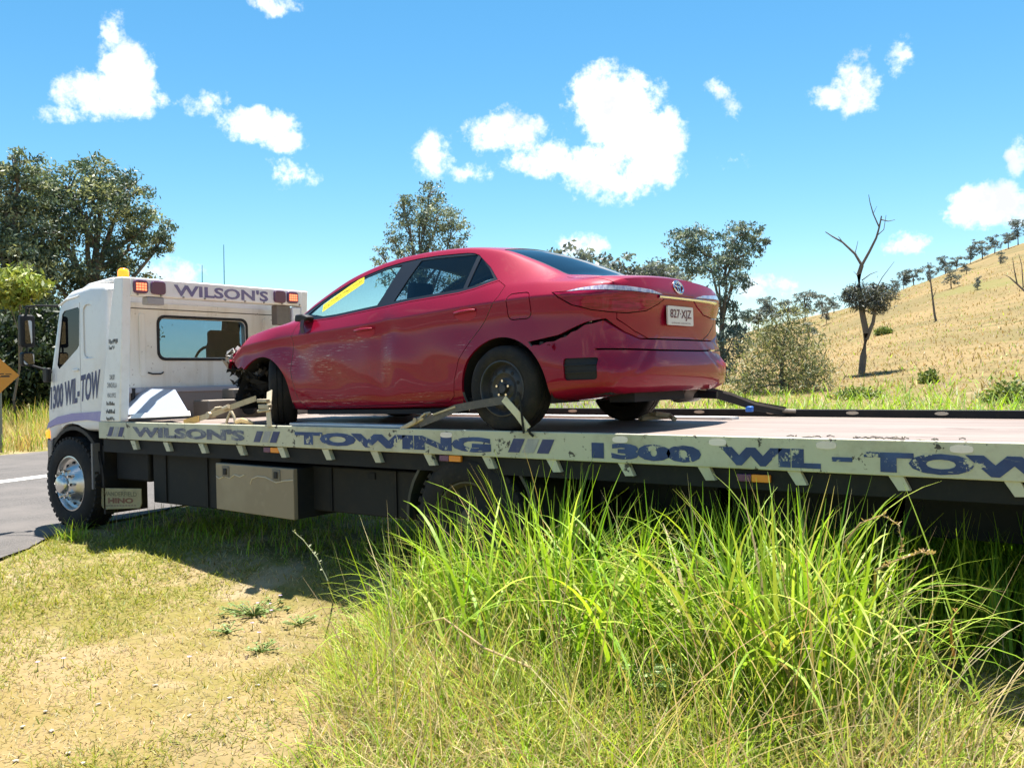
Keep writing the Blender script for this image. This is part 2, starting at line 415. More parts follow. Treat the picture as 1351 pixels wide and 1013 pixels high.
def marking(name, off, w):
    d = np.gradient(ce, axis=0); d /= np.linalg.norm(d, axis=1)[:, None]; nn = np.stack([-d[:, 1], d[:, 0]], 1)
    L = np.stack([ce+nn*(off-w/2), ce+nn*(off+w/2)], 1)
    V = np.concatenate([L, rz(L[..., 0], L[..., 1])[..., None]+.005], -1).reshape(-1, 3); k = np.arange(len(ce)*2).reshape(-1, 2)
    o = link(name, np_mesh(name, V, np.stack([k[:-1, 0], k[:-1, 1], k[1:, 1], k[1:, 0]], 1)), lm); tag(o, kind='structure')
marking('road_centre_line', -.11, .12); marking('road_centre_line', .11, .12)

# warning sign at the left edge of the frame
d = pray(1, 560); d2 = Vector((d.x, d.y, 0)).normalized(); sp = CAM+d2*24.0; sp.z = 0
sz = float(ground_z(sp.x, sp.y)); sgn = empty('road_sign', (sp.x, sp.y, sz), 'orange diamond warning sign on a post at the far left road edge', 'road sign')
post = MB(); post.tube([(sp.x, sp.y, sz-.1), (sp.x, sp.y, sz+1.9)], .035, 10)
post.build('post', paint('galvanised_post', (.18,.19,.15), amount=.4), sgn, smooth=True)
ang = math.atan2(-d2.x, d2.y); rx = Vector((math.cos(ang), math.sin(ang), 0)); fw = -d2
def sgpt(u, w, o=0): return sp+rx*u+Vector((0, 0, sz+1.75+w))+fw*(.05+o)
om = paint('orange_reflective_sheet', (.62,.25,.02), amount=.2, scale=2, rough=.45)
b = MB(); h = .40; k = .05
dia = [(h-k, -k), (h, 0), (h-k, k), (k, h-k), (0, h), (-k, h-k), (-h+k, k), (-h, 0), (-h+k, -k), (-k, -h+k), (0, -h), (k, -h+k)]
fv = [sgpt(u, w, .006) for u, w in dia]; bv = [sgpt(u, w, -.004) for u, w in dia]; nn = len(dia)
b.add(fv+bv, [tuple(range(nn)), tuple(range(2*nn-1, nn-1, -1))]+[(i, (i+1) % nn, nn+(i+1) % nn, nn+i) for i in range(nn)])
b.build('sign_face', om, sgn)
blk = plain('sign_black', (.02,.018,.015), .6)
b = MB()
for u, w, uu, ww in ((-.2,.03,-.05,.045),(-.06,.03,.09,.05),(.03,-.02,.2,0),(-.22,-.035,.21,-.02),(.12,.02,.24,.04)):
    q = [sgpt(u, w, .009), sgpt(uu, w, .009), sgpt(uu, ww, .009), sgpt(u, ww, .009)]; b.add(q, [(0, 1, 2, 3)])
b.build('worn_lettering', blk, sgn)

# ------------------------------------------------------------------ tow truck
YN, YF = -.93, 1.56
GZ0 = -1.14
TR = empty('tow_truck', (-2.0, .3, GZ0), 'white tilt-tray tow truck with blue lettering parked on the grass verge', 'tow truck')
white = paint('cab_white', (.72,.71,.70), amount=.22, scale=1.6, rough=.32, coat=.3)
cream, t = newmat('cab_cream_dusty')
g1 = noise(t, 5, 6, .65, stretch=(1, 1, .10)); g2 = noise(t, 2, 5, .6, off=(3, 1, 1))
c = mixc(t, step(t, g1, .46, .68), (.70,.67,.60), (.58,.53,.44)); c = mixc(t, step(t, g2, .5, .75), c, (.62,.57,.48)); c = mixc(t, step(t, noise(t, 14, 7, .75), .63, .66), c, (.25,.20,.15)); finish(t, c, .45, 0, g2, .12, .01)
board = paint('board_off_white', (.50,.49,.36), (.22,.18,.10), .55, 2.5, .55, chip=(.05,.042,.036), chips=.60)
boardw = paint('headboard_white', (.82,.80,.77), (.40,.34,.27), .3, 2.5, .45, chip=(.10,.09,.09), chips=.74)
steel_dark = paint('chassis_black', (.009,.010,.012), (.05,.042,.03), .35, 3, .6, spec=.25)
box_grey = paint('dark_grey_box', (.016,.017,.018), (.06,.05,.035), .35, 2.2, .65, spec=.25)
tan_box = paint('dusty_tan_box', (.25,.20,.135), (.36,.30,.21), .6, 1.5, .7)
deckm, t = newmat('deck_steel_plate')
a = noise(t, 2, 6, .65, stretch=(.25, 2.2, 1)); b_ = noise(t, 22, 6, .7); c_ = noise(t, 1.1, 5, .6, off=(4, 4, 0))
c = mixc(t, step(t, a, .38, .66), (.185,.14,.118), (.235,.19,.163)); c = mixc(t, step(t, b_, .62, .72), c, (.075,.055,.045)); c = mixc(t, step(t, c_, .6, .8), c, (.14,.10,.082))
c = mixc(t, step(t, noise(t, 3.2, 7, .75, stretch=(.35, 1.6, 1), off=(6, 2, 0)), .58, .66), c, (.115,.07,.052))
c = mixc(t, step(t, noise(t, 7, 6, .7, stretch=(.12, 3, 1), off=(1, 7, 0)), .60, .64), c, (.27,.235,.21))
finish(t, c, .6, .15, b_, .4, .004)
blue_txt, t = newmat('blue_vinyl_worn')
k = step(t, noise(t, 9, 8, .72), .57, .60); k2 = step(t, noise(t, 3, 6, .8, stretch=(.5, 1, 7)), .62, .65)
c = mixc(t, k, mixc(t, step(t, noise(t, 5, 4), .4, .7), (.012,.035,.13), (.03,.07,.20)), (.47,.46,.33)); c = mixc(t, k2, c, (.47,.46,.33)); finish(t, c, .5)
blue_dk = paint('navy_vinyl', (.030,.040,.13), (.3,.3,.3), .25, 4, .45)
violet_txt = paint('faded_violet_vinyl', (.16,.14,.26), (.5,.46,.46), .3, 4, .5)
black_txt = paint('black_vinyl', (.03,.03,.035), (.4,.38,.36), .3, 8, .6)
rubber = paint('tyre_rubber', (.014,.013,.013), (.10,.075,.05), .35, 4, .85, bstr=.4, spec=.3)
chrome = plain('chrome', (.75,.74,.72), .12, 1.0)
alu = paint('polished_steel_rim', (.62,.60,.57), (.30,.24,.16), .35, 6, .28, metal=.9)
black_pl = paint('black_plastic', (.010,.010,.012), (.06,.05,.04), .3, 4, .5, spec=.3)
amber = plain('amber_lens', (.85,.25,.01), .2, emit=(1,.32,.02), estr=.55)
amber_off = plain('amber_reflector', (.75,.26,.03), .25)
orange_led = plain('lit_led_lens', (.75,.12,.05), .2, emit=(1,.2,.09), estr=.9)
purple_lens = plain('dark_red_lens', (.10,.03,.09), .18, coat=.5)
cabglass = glassmat('cab_glass', (.55,.68,.76), 0, .05, (.02,.03,.05))
int_dark = plain('dark_interior', (.012,.012,.014), .9)
mudw = paint('mudflap_yellowed', (.32,.27,.14), (.15,.12,.07), .5, 5, .7)
winch = paint('winch_grey', (.20,.17,.14), (.10,.08,.06), .5, 4, .6, metal=.3)

# --- tray
tray = MB(); tray.box((-5.09, YN+.03, -.10), (4.1, YF-.03, 0)).build('deck', deckm, TR)
fl = bpy.data.objects['deck']
XE = 4.1
sb = MB(); sb.prism([(-5.09, .010), (XE, .010), (XE, -.185), (-5.09, -.160)], 'y', YN, YN+.032)
side = sb.build('side_board', board, TR, bevel=.006)
rl = MB(); rl.box((-5.05, YF-.03, -.16), (XE, YF+.02, .062)); far = rl.build('far_rail', steel_dark, TR, bevel=.005)
fm = paint('rail_rivet_pale', (.5,.42,.32), amount=.3)
for i in range(12):
    x = -3.6+i*.66; r = MB(); r.prism([(x+.05*math.cos(a)*1.0, .035+.014*math.sin(a)) for a in np.linspace(0, 6.283, 13)[:-1]], 'y', YF-.034, YF-.028); r.build('rail_eye', fm, far)
lip = MB(); lip.box((-5.09, YN+.05, -.30), (XE, YN+.12, -.162)); lip.build('under_rail', steel_dark, TR)
# gussets under the board
gx0 = -4.55; i = 0
while gx0 < 3.9:
    g = MB(); g.prism([(gx0, -.172), (gx0+.075, -.172), (gx0+.115, -.255), (gx0+.055, -.258)], 'y', YN+.012, YN+.075); g.build('gusset', board, TR); gx0 += .545
# plates coloured like sunlit deck behind slots, and marker lamps on the board
slotm = paint('slot_sunlit_pale', (.80,.70,.64), (.3,.25,.2), .3)
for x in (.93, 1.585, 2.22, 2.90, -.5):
    s = MB(); s.prism([(x+max(-.035, min(.035, .06*math.cos(a)))+.02*math.cos(a), -.028+.020*math.sin(a)) for a in np.linspace(0, 6.283, 17)[:-1]], 'y', YN-.004, YN+.004); s.build('slot_lit_plate', slotm, side)
for x, z in ((-2.47, -.20), (-.50, -.20), (1.78, -.232)):
    s = MB(); s.box((x, YN+.02, z-.022), (x+.11, YN+.045, z+.022)); s.build('side_marker', amber_off, TR, bevel=.004)
    s = MB(); s.box((x-.09, YN+.02, z-.022), (x-.003, YN+.043, z+.022)); s.build('side_marker', purple_lens, TR, bevel=.004)
YT = YN-.003
def rail_text(body, x0, x1, zt0, zb0, zt1, zb1, mat=None, bold=.065, shear=0):
    return lettering('lettering', body, (x0, YT, zt0), (x1, YT, zt1), (x0, YT, zb0), (x1, YT, zb1), mat or blue_txt, side, bold, shear)
rail_text("WILSON'S", -4.485, -2.776, -.030, -.132, -.034, -.132, paint('rail_grey_blue', (.09,.10,.16), (.5,.5,.42), .5, 9, .5, chip=(.47,.46,.34), chips=.60), .055)
rail_text('TOWING', -2.13, -.095, -.035, -.140, -.038, -.147)
rail_text('1300', .72, 1.48, -.050, -.152, -.052, -.156)
rail_text('WIL', 1.60, 2.19, -.052, -.157, -.052, -.160)
rail_text('-', 2.25, 2.36, -.09, -.115, -.09, -.115)
rail_text('TOW', 2.42, 3.36, -.055, -.162, -.056, -.166)
gry = paint('stripe_grey', (.30,.30,.30), (.55,.55,.46), .4, 8, .5)
for x0, x1, n in ((-4.93,-4.60,3), (-2.66,-2.29,3), (.05,.46,3)):
    w = (x1-x0-.05)/n
    for j in range(n):
        a0 = x0+j*w; s = MB(); s.add([(a0, YT, -.135), (a0+w*.8, YT, -.135), (a0+w*.8+.05, YT, -.04), (a0+.05, YT, -.04)], [(0, 1, 2, 3)]); s.build('stripe', gry if j % 2 else blue_dk, side)

# --- headboard: tapered posts and sign beam
for y0, y1, nm in ((YN+.0, YN+.10, 'post'), (1.36, 1.46, 'post')):
    p = MB(); p.prism([(-4.75, 1.445), (-4.60, 1.440), (-4.705, .012), (-5.07, .012)], 'y', y0, y1)
    hp = p.build('headboard_post', boardw, TR, bevel=.012)
    if y0 < 0: HP = hp
bm_ = MB(); bm_.box((-4.76, YN+.095, 1.262), (-4.60, 1.365, 1.442)); BEAM = bm_.build('sign_beam', boardw, TR, bevel=.012)
XB = -4.597
lettering('lettering', "WILSON'S", (XB, -.36, 1.405), (XB, .86, 1.405), (XB, -.36, 1.285), (XB, .86, 1.285), violet_txt, BEAM, .03)
def lens(yc, w, h, m, z=1.352):
    s = MB(); pts = []
    for a in np.linspace(0, 6.283, 25)[:-1]:
        ca, sa = math.cos(a), math.sin(a); pts.append((yc+w/2*abs(ca)**.45*np.sign(ca), z+h/2*abs(sa)**.45*np.sign(sa)))
    s.prism(pts, 'x', XB-.01, XB+.022); return s.build('lamp_lens', m, BEAM, bevel=.006)
def led(yc):
    lens(yc, .16, .135, purple_lens)
    for a in range(4):
        for b in range(3):
            s = MB(); y = yc-.045+a*.030; z = 1.325+b*.027; s.box((XB+.022, y-.011, z-.010), (XB+.027, y+.011, z+.010)); s.build('led', orange_led, BEAM)
led(-.74); lens(-.545, .165, .135, purple_lens); lens(1.02, .165, .14, purple_lens); led(1.21)
s = MB(); s.box((-4.70, -.66, 1.18), (-4.60, -.47, 1.258)); s.build('work_light', paint('work_light_grey', (.35,.33,.33), amount=.3), TR, bevel=.01)
s = MB(); s.box((-4.72, 1.0, 1.03), (-4.62, 1.2, 1.258)); s.build('bracket', winch, TR, bevel=.01)
s = MB(); s.box((-4.70, 1.215, 1.0), (-4.60, 1.34, 1.24)); s.build('bracket', boardw, TR, bevel=.01)
# post lettering
def post_txt(body, zc, hh, x0, x1, m=black_txt):
    y = YN-.003; lettering('lettering', body, (x0, y, zc+hh/2), (x1, y, zc+hh/2), (x0, y, zc-hh/2), (x1, y, zc-hh/2), m, HP, .0)
post_txt('DALBY', .455, .05, -4.86, -4.77); post_txt('CHINCHILLA', .375, .05, -4.91, -4.74)
post_txt('HEAD OFFICE', .275, .045, -4.91, -4.76)
rr = random.Random(5)
def worn_row(zc, x0, x1, hh):
    b = MB(); x = x0
    while x < x1:
        w = rr.uniform(.006, .013); h2 = hh*rr.uniform(.5, 1); z0 = zc-hh/2+rr.choice((0, 0, hh-h2)); b.add([(x, YN-.003, z0), (x+w, YN-.003, z0), (x+w, YN-.003, z0+h2), (x, YN-.003, z0+h2)], [(0, 1, 2, 3)]); x += w+rr.uniform(.004, .010)
    b.build('worn_lettering', black_txt, HP)
for zc, x0, x1, hh in ((.81,-4.86,-4.70,.05),(.75,-4.86,-4.77,.04),(.195,-4.93,-4.78,.04),(.115,-4.94,-4.78,.045),(.04,-4.94,-4.80,.04)): worn_row(zc, x0, x1, hh)

# --- cab: side profile, rounded shell, recessed glazing
CY0, CY1 = -.86, 1.46
XR = -4.98
prof = [(-6.24,-.30),(-6.25,.10),(-6.17,.52),(-5.97,1.19),(-5.90,1.30),(-5.72,1.385),(-5.3,1.43),(-5.03,1.42),(XR,1.36),(XR,-.05),(-5.10,-.10),(-6.0,-.10)]
def bool_mesh(name, base, cutters):
    """base MB mesh minus cutter meshes, evaluated once"""
    ob = bpy.data.objects.new('tmp', base); COL.objects.link(ob); tmp = []
    for op, c in cutters:
        co = bpy.data.objects.new('cut', c); COL.objects.link(co); tmp.append(co)
        m = ob.modifiers.new('b', 'BOOLEAN'); m.object = co; m.operation = op; m.solver = SOLVER
    dg = bpy.context.evaluated_depsgraph_get(); dg.update()
    me = bpy.data.meshes.new_from_object(ob.evaluated_get(dg)); me.name = name
    for c in tmp: bpy.data.objects.remove(c)
    bpy.data.objects.remove(ob); me.materials.clear(); return me
SOLVER = 'MANIFOLD'
b = MB(); b.prism(prof, 'y', CY0, CY1)
ob = b.build('tmpcab', None, None, bevel=.075, seg=4)
dg = bpy.context.evaluated_depsgraph_get(); dg.update()
cab0 = bpy.data.meshes.new_from_object(ob.evaluated_get(dg)); bpy.data.objects.remove(ob)
def pr(poly, axis, a, b): return MB().prism(poly, axis, a, b).mesh()
def rrect(u0, u1, w0, w1, r, n=5):
    o = []
    for cu, cw, a0 in ((u1-r, w1-r, 0), (u0+r, w1-r, 90), (u0+r, w0+r, 180), (u1-r, w0+r, 270)):
        for k in range(n+1):
            a = RAD(a0+90*k/n); o.append((cu+r*math.cos(a), cw+r*math.sin(a)))
    return o
SIDE_WIN = [(-5.99,.60),(-5.95,.56),(-5.58,.765),(-5.545,.80),(-5.525,1.18),(-5.55,1.20),(-5.82,1.175),(-5.865,1.14)]
QP = rrect(-5.46, -5.26, .66, 1.22, .08)
RW = rrect(-.29, .82, .66, 1.075, .07)
WS = [(-.72,.62),(1.32,.62),(1.25,1.22),(-.65,1.22)]
inner = MB().box((-6.05, CY0+.06, -.0), (XR-.06, CY1-.06, 1.34)).mesh()
inner = MB().prism([(-6.10,.1),(-6.05,.52),(-5.86,1.15),(-5.70,1.30),(XR-.06,1.34),(XR-.06,.1)], 'y', CY0+.06, CY1-.06).mesh()
def slit(pts, w, axis, a, b):
    out = []
    for (x0, z0), (x1, z1) in zip(pts[:-1], pts[1:]):
        d = Vector((x1-x0, z1-z0)).normalized(); n = Vector((-d.y, d.x))*w/2; e = d*w*.5
        out.append(('DIFFERENCE', pr([(x0+n.x-e.x, z0+n.y-e.y), (x1+n.x+e.x, z1+n.y+e.y), (x1-n.x+e.x, z1-n.y+e.y), (x0-n.x-e.x, z0-n.y-e.y)], axis, a, b)))
    return out
cuts = [('DIFFERENCE', inner), ('DIFFERENCE', pr(SIDE_WIN, 'y', CY0-.1, CY0+.2)), ('DIFFERENCE', pr(SIDE_WIN, 'y', CY1-.2, CY1+.1)),
        ('DIFFERENCE', pr(RW, 'x', XR-.2, XR+.1)), ('DIFFERENCE', pr(WS, 'x', -6.6, -5.8)), ('DIFFERENCE', pr(QP, 'y', CY0-.1, CY0+.018))]
arch = [(-5.72+.56*math.cos(a), -.62+.60*math.sin(a)) for a in np.linspace(RAD(5), RAD(175), 15)]
cuts += [('DIFFERENCE', pr(arch+[(-6.28,-.7),(-5.16,-.7)], 'y', CY0-.1, CY1+.1))]
cuts += slit([(-6.06,.50),(-6.10,.10)], .010, 'y', CY0-.1, CY0+.02)+slit([(-5.515,1.24),(-5.53,.70),(-5.54,.02)], .010, 'y', CY0-.1, CY0+.02)
cabm = bool_mesh('cab', cab0, cuts)
cabm.materials.append(white); cabm.materials.append(int_dark)
for p_ in cabm.polygons:
    c_ = p_.center; fx = np.interp(c_.z, [-.3,.10,.52,1.19,1.30,1.385], [-6.24,-6.25,-6.17,-5.97,-5.90,-5.72])
    if CY0+.03 < c_.y < CY1-.03 and fx+.045 < c_.x < XR-.03 and .05 < c_.z < 1.345: p_.material_index = 1
CAB = link('cab', cabm, None, TR, smooth=35)
# rear panel in dusty cream set just proud of the shell
rp = bool_mesh('rear_panel', MB().prism(rrect(CY0+.07, CY1-.07, .34, 1.235, .05), 'x', XR-.012, XR+.010).mesh(), [('DIFFERENCE', pr(RW, 'x', XR-.2, XR+.1))])
link('rear_panel', rp, cream, CAB, bevel=.006)
for y_ in (-.70, -.50, 1.10):
    b = MB(); b.prism(rrect(y_-.035, y_+.035, .46, 1.12, .03), 'x', XR+.009, XR+.020); b.build('pressed_rib', cream, CAB, bevel=.008)
b = MB(); b.tube([(XR+.014,-.44,.50),(XR+.035,-.40,.485),(XR+.035,-.30,.485),(XR+.014,-.26,.50)], .008, 8); b.build('grab_rail', black_pl, CAB, smooth=50)
b = MB(); b.box((XR+.008, CY0+.09, 1.165), (XR+.013, CY1-.09, 1.173)); b.build('panel_seam', steel_dark, CAB)
fr = bool_mesh('window_seal', MB().prism(rrect(-.325, .855, .625, 1.11, .09), 'x', XR+.004, XR+.018).mesh(), [('DIFFERENCE', pr(rrect(-.295, .825, .655, 1.08, .07), 'x', XR-.2, XR+.1))])
link('window_seal', fr, black_pl, CAB)
MB().prism(rrect(-.30, .83, .65, 1.085, .07), 'x', XR-.006, XR+.006).build('rear_window', cabglass, CAB)
for y in (CY0+.012, CY1-.012): MB().prism(SIDE_WIN, 'y', y-.004, y+.004).build('side_window', glassmat('cab_side_glass', (.06,.08,.10), 0, .4, (.01,.012,.016)) if y < 0 else cabglass, CAB)
b = MB(); b.add([(-6.165,-.72,.62),(-6.165,1.32,.62),(-5.965,1.25,1.22),(-5.965,-.65,1.22)], [(0,1,2,3)]); b.build('windscreen', cabglass, CAB)
MB().prism(rrect(-5.45, -5.27, .67, 1.21, .075), 'y', CY0+.012, CY0+.022).build('blank_quarter_panel', white, CAB)
b = MB(); b.tube([(-5.46, CY0+.004, .655), (-5.26, CY0+.004, .655)], .009, 8); b.build('panel_trim', boardw, CAB, smooth=True)
# inside the cab
scl = plain('seat_cloth', (.05,.05,.055), .9)
for y in (-.45, .9): MB().prism([(-5.55,.1),(-5.40,.1),(-5.40,.80),(-5.43,.86),(-5.43,1.0),(-5.52,1.0),(-5.52,.86),(-5.55,.80)], 'y', y-.22, y+.22).build('seat', scl, CAB, bevel=.04)
b = MB(); b.box((-6.05, CY0+.08, .1), (-5.88, CY1-.08, .55)); b.build('dashboard', int_dark, CAB, bevel=.04)
b = MB(); b.lathe([(.215,-.012),(.235,0),(.215,.012),(.2,0)], (-5.75, .9, .60), 'x', 28, True); b.build('steering_wheel', int_dark, CAB, smooth=True)
# roof cap, rain gutter, beacon, antennas
b = MB(); b.prism([(-5.75,1.395),(-5.55,1.46),(-5.10,1.492),(-5.06,1.43),(-5.3,1.435)], 'y', CY0+.12, CY1-.12); b.build('roof_cap', white, CAB, bevel=.02)
b = MB(); b.tube([(-5.93,CY0+.0,1.235),(-5.78,CY0-.002,1.29),(-5.52,CY0-.002,1.315)], .010, 8); b.build('rain_gutter', boardw, CAB, smooth=True)
b = MB(); b.lathe([(0,0),(.062,0),(.062,.02),(.055,.03),(.056,.075),(.047,.10),(.03,.112),(0,.115)], (-5.02,-.66,1.465), 'z', 24); b.build('beacon', amber, CAB, smooth=True)
b = MB(); b.lathe([(0,-.06),(.05,-.06),(.05,.0),(.066,.0),(.066,.018),(0,.018)], (-5.02,-.66,1.455), 'z', 24); b.build('beacon_base', black_pl, CAB, smooth=True)
ant = plain('antenna_green', (.03,.20,.18), .4)
for px, y, z1 in ((304,.42,1.72),(336,.72,1.98)):
    b = MB(); b.tube([(-5.2,y,1.40),(-5.2,y,1.52),(-5.195,y,z1)], [.010,.006,.004], 6); b.build('antenna', ant, CAB, smooth=True)
# lower rear of the cab: dull band, engine tunnel
b = MB(); b.box((XR-.02, CY0+.05, .285), (XR+.03, CY1-.05, .345)); b.build('rear_ledge', paint('ledge_grey', (.34,.33,.36), amount=.3), CAB, bevel=.012)
b = MB(); b.box((XR-.25, CY0+.08, -.10), (XR+.012, CY1-.08, .29)); b.build('rear_skirt', paint('skirt_taupe', (.26,.21,.18), amount=.4), CAB, bevel=.01)
# painted blue band above the wheel arch
band = MB(); 
up_ = [(-6.19,-.02),(-6.0,.045),(-5.7,.085),(-5.35,.10),(-5.09,.112)]; lo_ = [(-6.23,-.09),(-6.08,-.05),(-5.72,.0),(-5.4,.02),(-5.09,.0)]
band.prism(up_+lo_[::-1], 'y', CY0-.012, CY0-.004); band.build('blue_band', paint('violet_blue_band', (.16,.17,.46), (.5,.5,.6), .35, 3, .3, coat=.4), CAB)
lettering('lettering', '1300 WIL-', (-6.15, CY0-.004, .365), (-5.555, CY0-.004, .475), (-6.15, CY0-.004, .12), (-5.555, CY0-.004, .20), blue_dk, CAB, .03, .15)
lettering('lettering', 'TOW', (-5.52, CY0-.004, .485), (-5.15, CY0-.004, .545), (-5.54, CY0-.004, .205), (-5.17, CY0-.004, .25), blue_dk, CAB, .03, .10)
b = MB(); b.box((-5.66, CY0-.022, .53), (-5.56, CY0-.002, .555)); b.build('door_handle', boardw, CAB, bevel=.006)
# front corner, bumper, lamps, mudguard
b = MB(); b.prism([(-6.30,-.10),(-6.12,-.06),(-6.10,-.30),(-6.15,-.62),(-6.31,-.62)], 'y', CY0+.02, CY1-.02); b.build('front_bumper', black_pl, TR, bevel=.04)
b = MB(); b.box((-6.255, CY0-.012, -.19), (-6.18, CY0+.05, -.105)); b.build('indicator', amber, CAB, bevel=.012)
b = MB(); b.box((-6.24, CY0-.004, -.40), (-6.15, CY0+.05, -.21)); b.build('corner_panel', paint('corner_taupe', (.24,.20,.18), amount=.3), CAB, bevel=.012)
gp = [(-5.72+.57*math.cos(a), -.62+.57*math.sin(a)) for a in np.linspace(RAD(-5), RAD(172), 17)]; gi = [(-5.72+.53*math.cos(a), -.62+.53*math.sin(a)) for a in np.linspace(RAD(-5), RAD(172), 17)]
b = MB()
for i in range(16):
    b.add([(gp[i][0],CY0+.01,gp[i][1]),(gp[i+1][0],CY0+.01,gp[i+1][1]),(gp[i+1][0],CY0+.45,gp[i+1][1]),(gp[i][0],CY0+.45,gp[i][1]),
           (gi[i][0],CY0+.01,gi[i][1]),(gi[i+1][0],CY0+.01,gi[i+1][1]),(gi[i+1][0],CY0+.45,gi[i+1][1]),(gi[i][0],CY0+.45,gi[i][1])], [(0,1,2,3),(7,6,5,4),(0,4,5,1),(3,2,6,7)])
b.build('wheel_guard', black_pl, TR)
b = MB(); b.box((-5.20, YN+.10, -.95), (-5.17, YN+.58, -.25)); b.build('guard_flap', black_pl, TR)
b = MB(); b.box((-5.28, YN+.02, -.69), (-5.25, YN+.10, -.22)); b.build('guard_stay', paint('stay_grey', (.12,.12,.13), amount=.3), TR)
# mirrors on the passenger side
MR = MB(); MR.tube([(-5.93,CY0,1.235),(-6.15,CY0-.12,1.245),(-6.25,CY0-.19,1.235)], .011, 8); MR.tube([(-6.25,CY0-.19,1.235),(-6.26,CY0-.19,.62)], .011, 8); MR.tube([(-6.26,CY0-.19,.62),(-6.12,CY0+.02,.53)], .011, 8)
mir = MR.build('mirror_arm', black_pl, CAB, smooth=True)
b = MB(); b.prism(rrect(CY0-.255, CY0-.10, .80, 1.15, .03), 'x', -6.31, -6.24); b.build('mirror_housing', black_pl, CAB, bevel=.015)
b = MB(); b.prism(rrect(CY0-.215, CY0-.14, .84, 1.09, .02), 'x', -6.239, -6.233); b.build('mirror_glass', plain('mirror_glass', (.75,.75,.75), .02, 1.0), CAB)
b = MB(); b.prism(rrect(CY0-.25, CY0-.11, .60, .75, .03), 'x', -6.31, -6.24); b.build('mirror_housing', black_pl, CAB, bevel=.015)
b = MB(); b.prism(rrect(CY0-.235, CY0-.125, .615, .735, .025), 'x', -6.239, -6.233); b.build('mirror_glass', bpy.data.materials['mirror_glass'], CAB)
b = MB(); b.box((-6.20, CY0-.06, .42), (-6.10, CY0-.005, .575)); b.build('grab_handle', black_pl, CAB, bevel=.015)
# small fittings: bolts along the beam, hoses and cables behind the cab
boltm = paint('bolt_zinc', (.35,.33,.30), amount=.3, metal=.5)
for y in list(np.linspace(YN+.16, 1.32, 9)):
    b = MB(); b.lathe([(0,.012),(.009,.012),(.011,0),(.011,-.004)], (XB-.001, y, 1.275), 'x', 6); b.build('bolt', boltm, BEAM)
b = MB()
for k, (y0, y1, z1) in enumerate(((.95,1.1,.30),(.80,1.25,.22),(1.1,1.3,.42))): b.tube([(-4.96,y0,.25+.05*k),(-4.90,y0+.02,z1+.2),(-4.80,(y0+y1)/2,z1+.12),(-4.72,y1,z1),(-4.62,y1,.12)], .014, 8)
b.build('hose', black_pl, TR, smooth=50)
b = MB(); b.tube([(-4.97,-.70,.20),(-4.955,-.70,.34)], .022, 8); b.tube([(-4.97,-.62,.20),(-4.955,-.62,.34)], .022, 8); b.build('coupling', black_pl, CAB, smooth=50)
# --- wheels
def truck_wheel(x, y, front=True, name='front_wheel', dual=False):
    w = empty(name, (0, 0, 0), parent=TR); w.location = Vector((x, y, -.655))-TR.location
    def bld(mb, n, mat, p=None): return mb.build(n, mat, p or w, local=True, smooth=40)
    R = .485
    tp = [(.285,-.01),(.30,-.03),(.36,-.042),(.43,-.034),(.462,-.012),(R-.006,.004),(R,.03),(R,.08),(R-.014,.082),(R-.014,.092),(R,.094),(R,.15),(R-.014,.152),(R-.014,.162),(R,.164),(R,.215),(R-.006,.24),(.46,.255),(.40,.27),(.30,.26),(.285,.25)]
    ty = bld(MB().lathe(tp, (0,0,0), 'y', 60, True), 'tyre', rubber)
    lugs = MB()
    for k in range(44):
        a = 2*math.pi*k/44; ca, sa = math.cos(a), math.sin(a)
        for y0, y1 in ((-.012,.03),(.215,.248)):
            r0, r1 = R-.03, R+.006; d = .020
            v = []
            for r in (r0, r1):
                for yy in (y0, y1):
                    for s in (-1, 1): v.append((r*ca-s*d*sa, yy, r*sa+s*d*ca))
            lugs.add(v, [(0,1,3,2),(4,6,7,5),(0,4,5,1),(2,3,7,6),(0,2,6,4),(1,5,7,3)])
    tag(lugs.build('tread', rubber, w, local=True), kind='stuff')
    if front:
        rp = [(.288,-.005),(.292,-.018),(.28,-.02),(.268,-.005),(.262,.03),(.235,.045),(.20,.02),(.165,-.03),(.12,-.075),(.10,-.085),(.10,-.10),(.085,-.135),(.06,-.15),(0,-.152)]
    else:
        rp = [(.288,-.005),(.292,-.018),(.28,-.02),(.268,.0),(.255,.06),(.22,.13),(.15,.15),(.12,.12),(.10,.02),(.08,-.02),(0,-.025)]
    rim = bld(MB().lathe(rp, (0,0,0), 'y', 48), 'rim', alu if front else paint('dusty_rear_rim', (.07,.06,.04), (.16,.13,.08), .4, 4, .7))
    for k in range(10):
        a = 2*math.pi*(k+.5)/10; r = .205; h = MB(); hy = .024 if front else .118
        h.lathe([(0,-.002),(.026,-.002),(.026,.012),(0,.012)], (r*math.cos(a), hy, r*math.sin(a)), 'y', 12); h.build('vent_hole', int_dark, w, local=True)
        a = 2*math.pi*k/10; r = .142; h = MB(); hy = -.055 if front else .135
        h.lathe([(0,-.055),(.014,-.055),(.016,-.02),(.017,.02),(0,.02)], (r*math.cos(a), hy, r*math.sin(a)), 'y', 8); h.build('lug_nut', chrome if front else steel_dark, w, local=True)
    b = MB(); b.lathe([(0,.26),(.28,.25),(.28,.05),(.02,.05)], (0,0,0), 'y', 24); b.build('brake_drum', int_dark, w, local=True)
    return w
truck_wheel(-5.72, -.88)
truck_wheel(-.36, -.86, False, 'rear_wheel')
w2 = truck_wheel(-5.72, 1.48); w2.rotation_euler = (0, 0, math.pi)
w3 = truck_wheel(-.36, 1.46, False, 'rear_wheel'); w3.rotation_euler = (0, 0, math.pi)
truck_wheel(-.36, -.55, False, 'rear_wheel')
